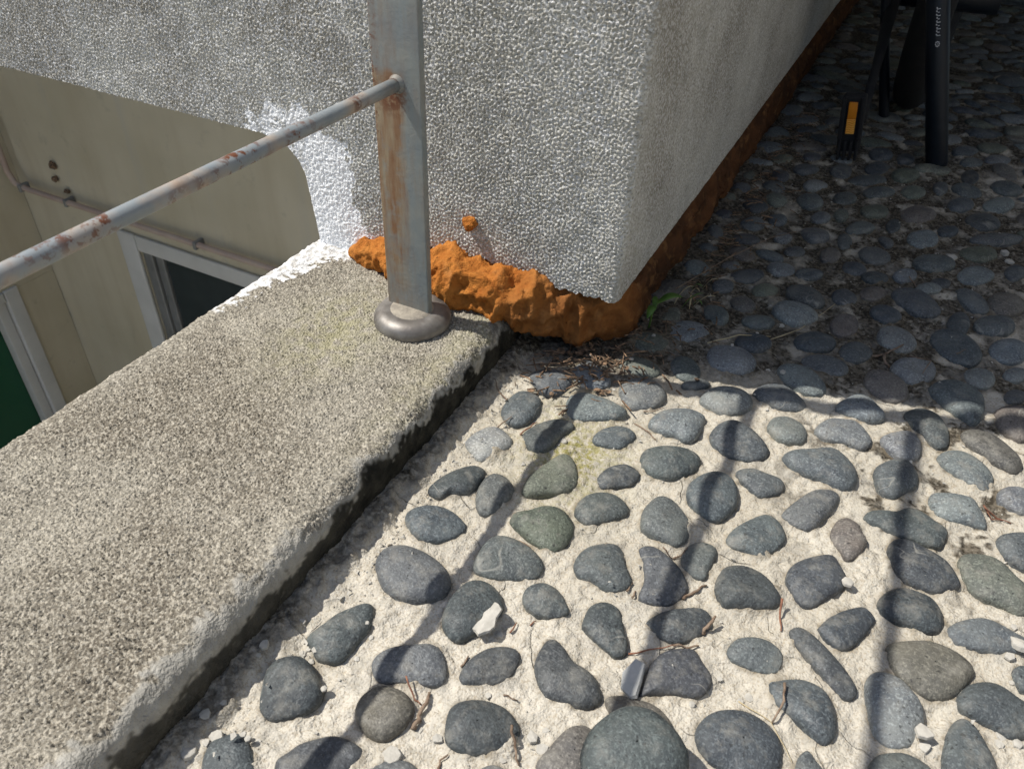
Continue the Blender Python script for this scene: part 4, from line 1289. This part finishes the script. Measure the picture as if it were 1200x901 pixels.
chip([(-0.1270, 0.2310), (-0.1256, 0.2352), (-0.1240, 0.2390), (-0.1246, 0.2432), (-0.1222, 0.2480), (-0.1214, 0.2520), (-0.1180, 0.2512), (-0.1150, 0.2492), (-0.1158, 0.2430), (-0.1143, 0.2372), (-0.1160, 0.2335), (-0.1180, 0.2320), (-0.1213, 0.2286), (-0.1240, 0.2306)], 0.0019, 0.0060, M_CHIP,
     'largest curled off-white plaster flake leaning on a dark pebble', tilt=(0.22, -0.12))
chip([(-0.0366, 0.2389), (-0.0382, 0.2486), (-0.0336, 0.2584), (-0.0274, 0.2568), (-0.0262, 0.2460), (-0.0255, 0.2358), (-0.0290, 0.2345)], 0.0022, 0.0035, M_SLATE,
     'thin grey mortar flake standing against the squarish dark pebble', tilt=(0.10, -0.42))
CHIPS = [(0.0662, 0.3741, 9), (0.1161, 0.2891, 13), (0.1194, 0.2845, 8), (0.1644, 0.375, 12), (0.1602, 0.3658, 7), (0.1562, 0.312, 8), (0.1558, 0.3059, 7), (0.1645, 0.3106, 7), (0.1624, 0.3503, 4), (0.1637, 0.3926, 5), (-0.213, 0.1144, 11), (-0.2147, 0.1094, 6), (-0.2188, 0.1013, 10), (-0.2003, 0.1211, 5), (-0.1962, 0.1203, 5), (-0.2213, 0.1294, 5), (-0.2249, 0.1195, 8), (-0.2195, 0.1365, 4), (-0.2178, 0.1902, 6), (-0.2057, 0.1743, 7), (-0.2044, 0.1788, 6), (-0.1985, 0.1782, 7), (-0.1988, 0.1732, 6), (-0.2246, 0.1654, 8), (-0.2239, 0.1597, 5), (-0.1799, 0.161, 6), (-0.1774, 0.2015, 5), (-0.1828, 0.2058, 4), (-0.177, 0.1867, 5), (-0.127, 0.1489, 14), (-0.1119, 0.1685, 8), (-0.1118, 0.2388, 6), (-0.0675, 0.1916, 12), (-0.0603, 0.1878, 10), (-0.0635, 0.199, 6), (-0.1465, 0.4104, 7), (-0.1586, 0.476, 4), (-0.0317, 0.6562, 5), (-0.0278, 0.5827, 4), (-0.0636, 0.594, 3), (-0.1288, 0.5671, 3), (-0.0489, 0.6334, 3), (-0.0154, 0.5759, 6), (0.0056, 0.5744, 2), (-0.1349, 0.5257, 4), (-0.1353, 0.4879, 3), (0.1058, 0.8861, 8), (0.1588, 0.9309, 6), (0.1629, 0.9092, 6), (0.0115, 0.2726, 5), (0.029, 0.2702, 7), (0.0017, 0.25, 6), (0.0255, 0.265, 6)]
def in_cluster(x, y):
    if y > 0.50: return ('small white chip lying in the shade among the pebbles', 'white chips in the shade')
    if x < -0.175: return ('small plaster chip in the debris along the foot of the kerb', 'plaster chips at the kerb foot')
    if x > 0.10: return ('small off-white plaster chip among the sunlit pebbles at the right edge', 'plaster chips at the right edge')
    if y < 0.215: return ('broken piece of pale mortar among the nearest pebbles', 'mortar pieces at the front')
    return ('tiny white chip lying on sunlit mortar between pebbles', 'tiny chips on the sunlit mortar')


for _ in range(400):
    x, y = random.uniform(-0.165, -0.02), random.uniform(0.125, 0.212)
    if not on_stone(x, y) and not on_stone(x + 0.004, y) and not on_stone(x - 0.004, y) and all(math.hypot(x - c[0], y - c[1]) > 0.011 for c in CHIPS):
        CHIPS.append((round(x, 4), round(y, 4), random.choice((4, 5, 6, 7.5))))
    if len(CHIPS) >= 67: break
ORD = ['nearest', 'second', 'third', 'fourth', 'fifth', 'sixth', 'seventh', 'eighth', 'ninth', 'tenth', 'eleventh', 'twelfth', 'thirteenth', 'fourteenth', 'fifteenth', 'sixteenth', 'seventeenth', 'eighteenth', 'nineteenth', 'twentieth']
CHIPS.sort(key=lambda c: c[1])
COUNT = {}


def nth(key):
    COUNT[key] = COUNT.get(key, 0) + 1
    k = COUNT[key] - 1
    return (ORD[k] if k < len(ORD) else 'farthest') + (' to the camera' if k == 0 else ' from the front')


for x, y, r in CHIPS:
    dist = math.sqrt(x * x + y * y + 0.155)
    R = max(0.0016, r / 905.0 * dist * 0.82)
    n = random.choice((5, 6, 6, 7))
    a0 = random.uniform(0, 6)
    poly = [(x + R * random.uniform(0.65, 1.1) * math.cos(a0 + 2 * math.pi * k / n), y + R * random.uniform(0.65, 1.1) * math.sin(a0 + 2 * math.pi * k / n)) for k in range(n)]
    lb, gp = in_cluster(x, y)
    zz = floor_z(x, y) + (0.004 if on_stone(x, y) else -0.0004)
    if r == 9: lb, gp = 'rounded white chip touching the tip of a dark sunlit pebble', None
    elif r == 14: lb, gp = 'blocky off-white mortar piece beside the brown pebble in front', None
    elif r == 13: lb, gp = 'largest white chip at the lower right beside a speckled grey pebble', None
    else: lb = lb + ', ' + nth(gp)
    chip(poly, R * (random.uniform(0.22, 0.4) if y < 0.215 and x > -0.175 else random.uniform(0.4, 0.7)), zz, M_CHIP, lb, 'chip', gp, (random.uniform(-0.15, 0.15), random.uniform(-0.15, 0.15)))

TWIGS = [[(-0.1255, 0.166), (-0.1271, 0.1736), (-0.1291, 0.188)], [(-0.1432, 0.1868), (-0.1334, 0.1801), (-0.1298, 0.1804)], [(0.1425, 0.4858), (0.1534, 0.4881), (0.1626, 0.4869)], [(0.1425, 0.4885), (0.1497, 0.4834), (0.1578, 0.4878)], [(0.0507, 0.6462), (0.061, 0.658), (0.0729, 0.6708)], [(0.0598, 0.6558), (0.0626, 0.6428), (0.0661, 0.6362)], [(0.1167, 0.6781), (0.1233, 0.6893)], [(-0.0228, 0.314), (-0.0183, 0.3229), (-0.0127, 0.3319)], [(-0.04, 0.2632), (-0.0264, 0.2718), (-0.0143, 0.2827)], [(-0.0177, 0.2771), (-0.0113, 0.2812), (-0.005, 0.2859)], [(-0.0047, 0.2957), (-0.0031, 0.3012), (-0.0015, 0.3068)], [(0.0315, 0.3377), (0.0338, 0.3286), (0.0361, 0.3197)], [(-0.1057, 0.4568), (-0.0935, 0.4521), (-0.0845, 0.446)], [(-0.1039, 0.4719), (-0.0976, 0.4743), (-0.0898, 0.4787)], [(-0.0787, 0.1887), (-0.0736, 0.1827), (-0.0677, 0.1758)], [(-0.1027, 0.1525), (-0.1049, 0.1586), (-0.1024, 0.1629)], [(0.0245, 0.2643), (0.0427, 0.2602), (0.0575, 0.2421)], [(0.0443, 0.2818), (0.0461, 0.2703), (0.0437, 0.2597)], [(-0.1216, 0.2096), (-0.121, 0.2173)], [(-0.0921, 0.205), (-0.084, 0.2065)], [(-0.107, 0.2426), (-0.1066, 0.2507)], [(-0.0987, 0.253), (-0.0973, 0.2584)], [(-0.133, 0.306), (-0.1236, 0.3047)], [(-0.1462, 0.326), (-0.1413, 0.3331)], [(-0.1969, 0.3975), (-0.1912, 0.411)], [(-0.2031, 0.4256), (-0.216, 0.4369), (-0.2242, 0.445)], [(-0.1779, 0.3992), (-0.1749, 0.411), (-0.1729, 0.419)], [(0.0668, 0.8051), (0.0758, 0.7949), (0.0827, 0.8126)], [(-0.0848, 0.5908), (-0.0621, 0.6085), (-0.0367, 0.634)], [(-0.0356, 0.6284), (-0.0145, 0.6596), (0.0073, 0.7198)], [(0.0786, 0.6636), (0.0969, 0.6552), (0.0916, 0.6313)], [(-0.056, 0.3025), (-0.0545, 0.3107)], [(-0.0515, 0.3006), (-0.0511, 0.3059)], [(-0.0379, 0.3411), (-0.034, 0.3472), (-0.0321, 0.3523)], [(-0.0459, 0.3407), (-0.0389, 0.3406)]]
TW_LABEL = {0: ('thick brown stick lying beside the brown pebble in front', 0.0017, M_TWIG), 1: ('reddish forked needle between the two front left pebbles', 0.0006, M_RED),
            2: ('reddish brown pine needle on the mortar at the right edge', 0.0007, M_RED), 3: ('second reddish pine needle crossing the one at the right edge', 0.0006, M_RED),
            4: ('dry T-shaped twig lying on a shaded pebble', 0.0014, M_TWIG), 5: ('short stub branching down from the dry T-shaped twig', 0.0016, M_TWIG),
            7: ('knobbly brown twig at the tip of the fin-shaped pebble', 0.0011, M_TWIG), 8: ('long thin reddish needle reaching to the pear-shaped pebble', 0.0006, M_RED),
            9: ('tan twig behind the squarish dark pebble', 0.0010, M_TWIG), 10: ('dark bark sliver at the end of the oval pebble with a shadowed end', 0.0014, M_TWIG),
            14: ('upright thin grey stick at the front between two pebbles', 0.0010, M_TWIG), 16: ('long pale straw curving over the front mortar', 0.0004, M_STRAW),
            28: ('long pale straw lying across shaded pebbles', 0.0007, M_STRAW), 29: ('pale straw angling up to the right in the shade', 0.0006, M_STRAW)}
for k, pts in sorted(enumerate(TWIGS), key=lambda q: q[1][0][1]):
    lb, r, mt = TW_LABEL.get(k) or ('short dark needle lying on the floor between pebbles, ' + nth('needles'), random.uniform(0.0005, 0.0009), random.choice((M_TWIG, M_TWIG, M_RED)))
    P = []
    for i, (x, y) in enumerate(pts):
        P.append(Vector((x, y, floor_z(x, y) + (0.0065 if on_stone(x, y) else 0.0012))))
    Q = [P[0]]
    for a, b in zip(P, P[1:]):
        for f in (0.33, 0.67, 1.0):
            w = a.lerp(b, f)
            if f < 1: w += Vector((random.uniform(-1, 1), random.uniform(-1, 1), random.uniform(0, 0.8))) * r * 0.9
            Q.append(w)
    r *= 0.78
    rad = [r * (1.15 - 0.6 * i / len(Q)) * random.uniform(0.85, 1.2) for i in range(len(Q))]
    o0 = Q[0].copy()
    V, F = tube_geo([q - o0 for q in Q], rad, 7)
    o = mesh_py('twig', V, F, mt, None, True)
    o.location = o0
    tag(o, lb, 'twig', None if k in TW_LABEL else 'short needles on the floor')

# dry needles and bits gathered in the corner and along the wall foot, and crumbs on the mortar
LV, LF = [], []


def add_geo(V, F):
    n = len(LV)
    LV.extend([tuple(v) for v in V]); LF.extend([tuple(i + n for i in f) for f in F])


for k in range(430):
    if k < 250:
        x, y = random.gauss(-0.172, 0.028), random.gauss(0.515, 0.034)
        if x < -0.213 or y > 0.62: continue
        if y > 0.50 and x < -0.16 and random.random() < 0.7: continue
    else:
        y = random.uniform(0.55, 1.25)
        x = -0.128 + abs(random.gauss(0, 0.022))
    zz = floor_z(x, y) + (random.uniform(0.003, 0.009) if on_stone(x, y) else random.uniform(0.0008, 0.004))
    a, ln = random.uniform(0, math.pi), random.uniform(0.005, 0.019)
    d = Vector((math.cos(a), math.sin(a), random.uniform(-0.22, 0.22))) * ln
    c = Vector((x, y, zz + abs(d.z) * 0.5))
    V, F = tube_geo([c - d / 2, c + Vector((random.uniform(-1, 1), random.uniform(-1, 1), 0.5)) * 0.0012, c + d / 2], [random.uniform(0.0003, 0.0008)] * 3, 5)
    add_geo(V, F)
for k in range(60):
    x, y = random.gauss(-0.165, 0.03), random.gauss(0.505, 0.03)
    if x < -0.21: continue
    zz = floor_z(x, y) + 0.004
    R = random.uniform(0.002, 0.005)
    a = random.uniform(0, 6)
    V = [(x + R * math.cos(a + q) * random.uniform(0.6, 1.1), y + 0.6 * R * math.sin(a + q), zz + random.uniform(-0.001, 0.0015)) for q in (0, 1.2, 2.4, 3.6, 4.8)]
    V2 = [(p[0], p[1], p[2] - 0.0005) for p in V]
    add_geo(V + V2, [(0, 1, 2, 3, 4), (9, 8, 7, 6, 5)] + [(q, (q + 1) % 5, 5 + (q + 1) % 5, 5 + q) for q in range(5)])
tag(mesh_py('dry_litter', LV, LF, M_LITTER, None, False), 'dry needles and bark bits gathered in the corner below the wall', 'litter', kind='stuff')
LV, LF = [], []
for k in range(1500):
    near_kerb = k < 420
    if near_kerb: x, y = -0.212 + abs(random.gauss(0, 0.010)), random.uniform(0.04, 0.46)
    else: x, y = random.uniform(-0.20, 0.20), random.uniform(0.06, 1.1)
    if on_stone(x, y) and random.random() < 0.9: continue
    zz = floor_z(x, y) + (0.007 if on_stone(x, y) else 0.0002)
    R = abs(random.gauss(0.0005, 0.0006)) + 0.0003
    if near_kerb and random.random() < 0.05: R *= 2.2
    P = [Vector((random.uniform(-1, 1), random.uniform(-1, 1), random.uniform(-0.3, 1))).normalized() * R for _ in range(5)]
    c = Vector((x, y, zz))
    add_geo([c + p for p in P], [(0, 1, 2), (0, 2, 3), (0, 3, 1), (4, 2, 1), (4, 3, 2), (4, 1, 3)])
tag(mesh_py('grit', LV, LF, M_CHIP, None, False), 'fine pale plaster crumbs scattered over the floor', 'grit', kind='stuff')

# ------------------------------------------------------------------ small weed and dry stalks at the wall foot
def leaf_geo(base, tip, width, sag, n=7):
    base, tip = Vector(base), Vector(tip)
    d = tip - base
    sd_ = d.cross(Vector((0, 0, 1))).normalized()
    V, F = [], []
    for i in range(n + 1):
        f = i / n
        w = width * math.sin(math.pi * min(1, f * 0.93 + 0.05)) ** 0.8
        c = base + d * f + Vector((0, 0, sag * math.sin(math.pi * f)))
        V += [c - sd_ * w + Vector((0, 0, w * 0.35)), c, c + sd_ * w + Vector((0, 0, w * 0.35))]
    for i in range(n):
        for q in (0, 1):
            a = i * 3 + q
            F.append((a, a + 1, a + 4, a + 3))
    return V, F


WO = Vector((-0.139, 0.586, 0.0))
weed = empty('weed', WO)
tag(weed, 'small green weed with two broad leaves sprouting beside the foam', 'weed')
tube('stem', [(0, 0, 0.0), (0.001, 0.0, 0.018), (0.004, 0.003, 0.030)], [0.0010, 0.0008, 0.0006], M_LEAF, weed, 6)
for b, tp, w, sg in (((0.003, 0.002, 0.028), (0.021, 0.020, 0.031), 0.0042, 0.004), ((0.002, 0.001, 0.026), (0.001, -0.016, 0.022), 0.0036, 0.003), ((0.002, 0.002, 0.020), (-0.004, 0.020, 0.024), 0.0026, 0.003)):
    V, F = leaf_geo(b, tp, w, sg)
    lf = mesh_py('leaf', V, F, M_LEAF, weed, True)
    sm = lf.modifiers.new('thickness', 'SOLIDIFY'); sm.thickness = 0.0003
WO2 = Vector((-0.118, 0.600, 0.004))
gr2 = empty('grass_tuft', WO2)
tag(gr2, 'tuft of green and dry grass blades with a long stalk by the wall foot', 'grass')
st = tube('stalk', [(-0.015, 0.041, 0.012), (0.015, 0.115, 0.018), (0.045, 0.170, 0.024), (0.066, 0.208, 0.020)], [0.0006, 0.0005, 0.0004, 0.0003], M_TWIG, gr2, 6)
for k in range(9):
    a = random.uniform(-0.6, 2.2)
    ln = random.uniform(0.012, 0.026)
    b = (random.uniform(-0.012, 0.008), random.uniform(0.0, 0.07), 0.004)
    V, F = leaf_geo(b, (b[0] + ln * math.cos(a) * 0.7, b[1] + ln * math.sin(a) * 0.7, 0.004 + ln * random.uniform(0.2, 0.7)), 0.0009, 0.005, 5)
    lf = mesh_py('blade', V, F, M_LEAF if k % 3 == 0 else M_STRAW, gr2, True)
    sm = lf.modifiers.new('thickness', 'SOLIDIFY'); sm.thickness = 0.0002
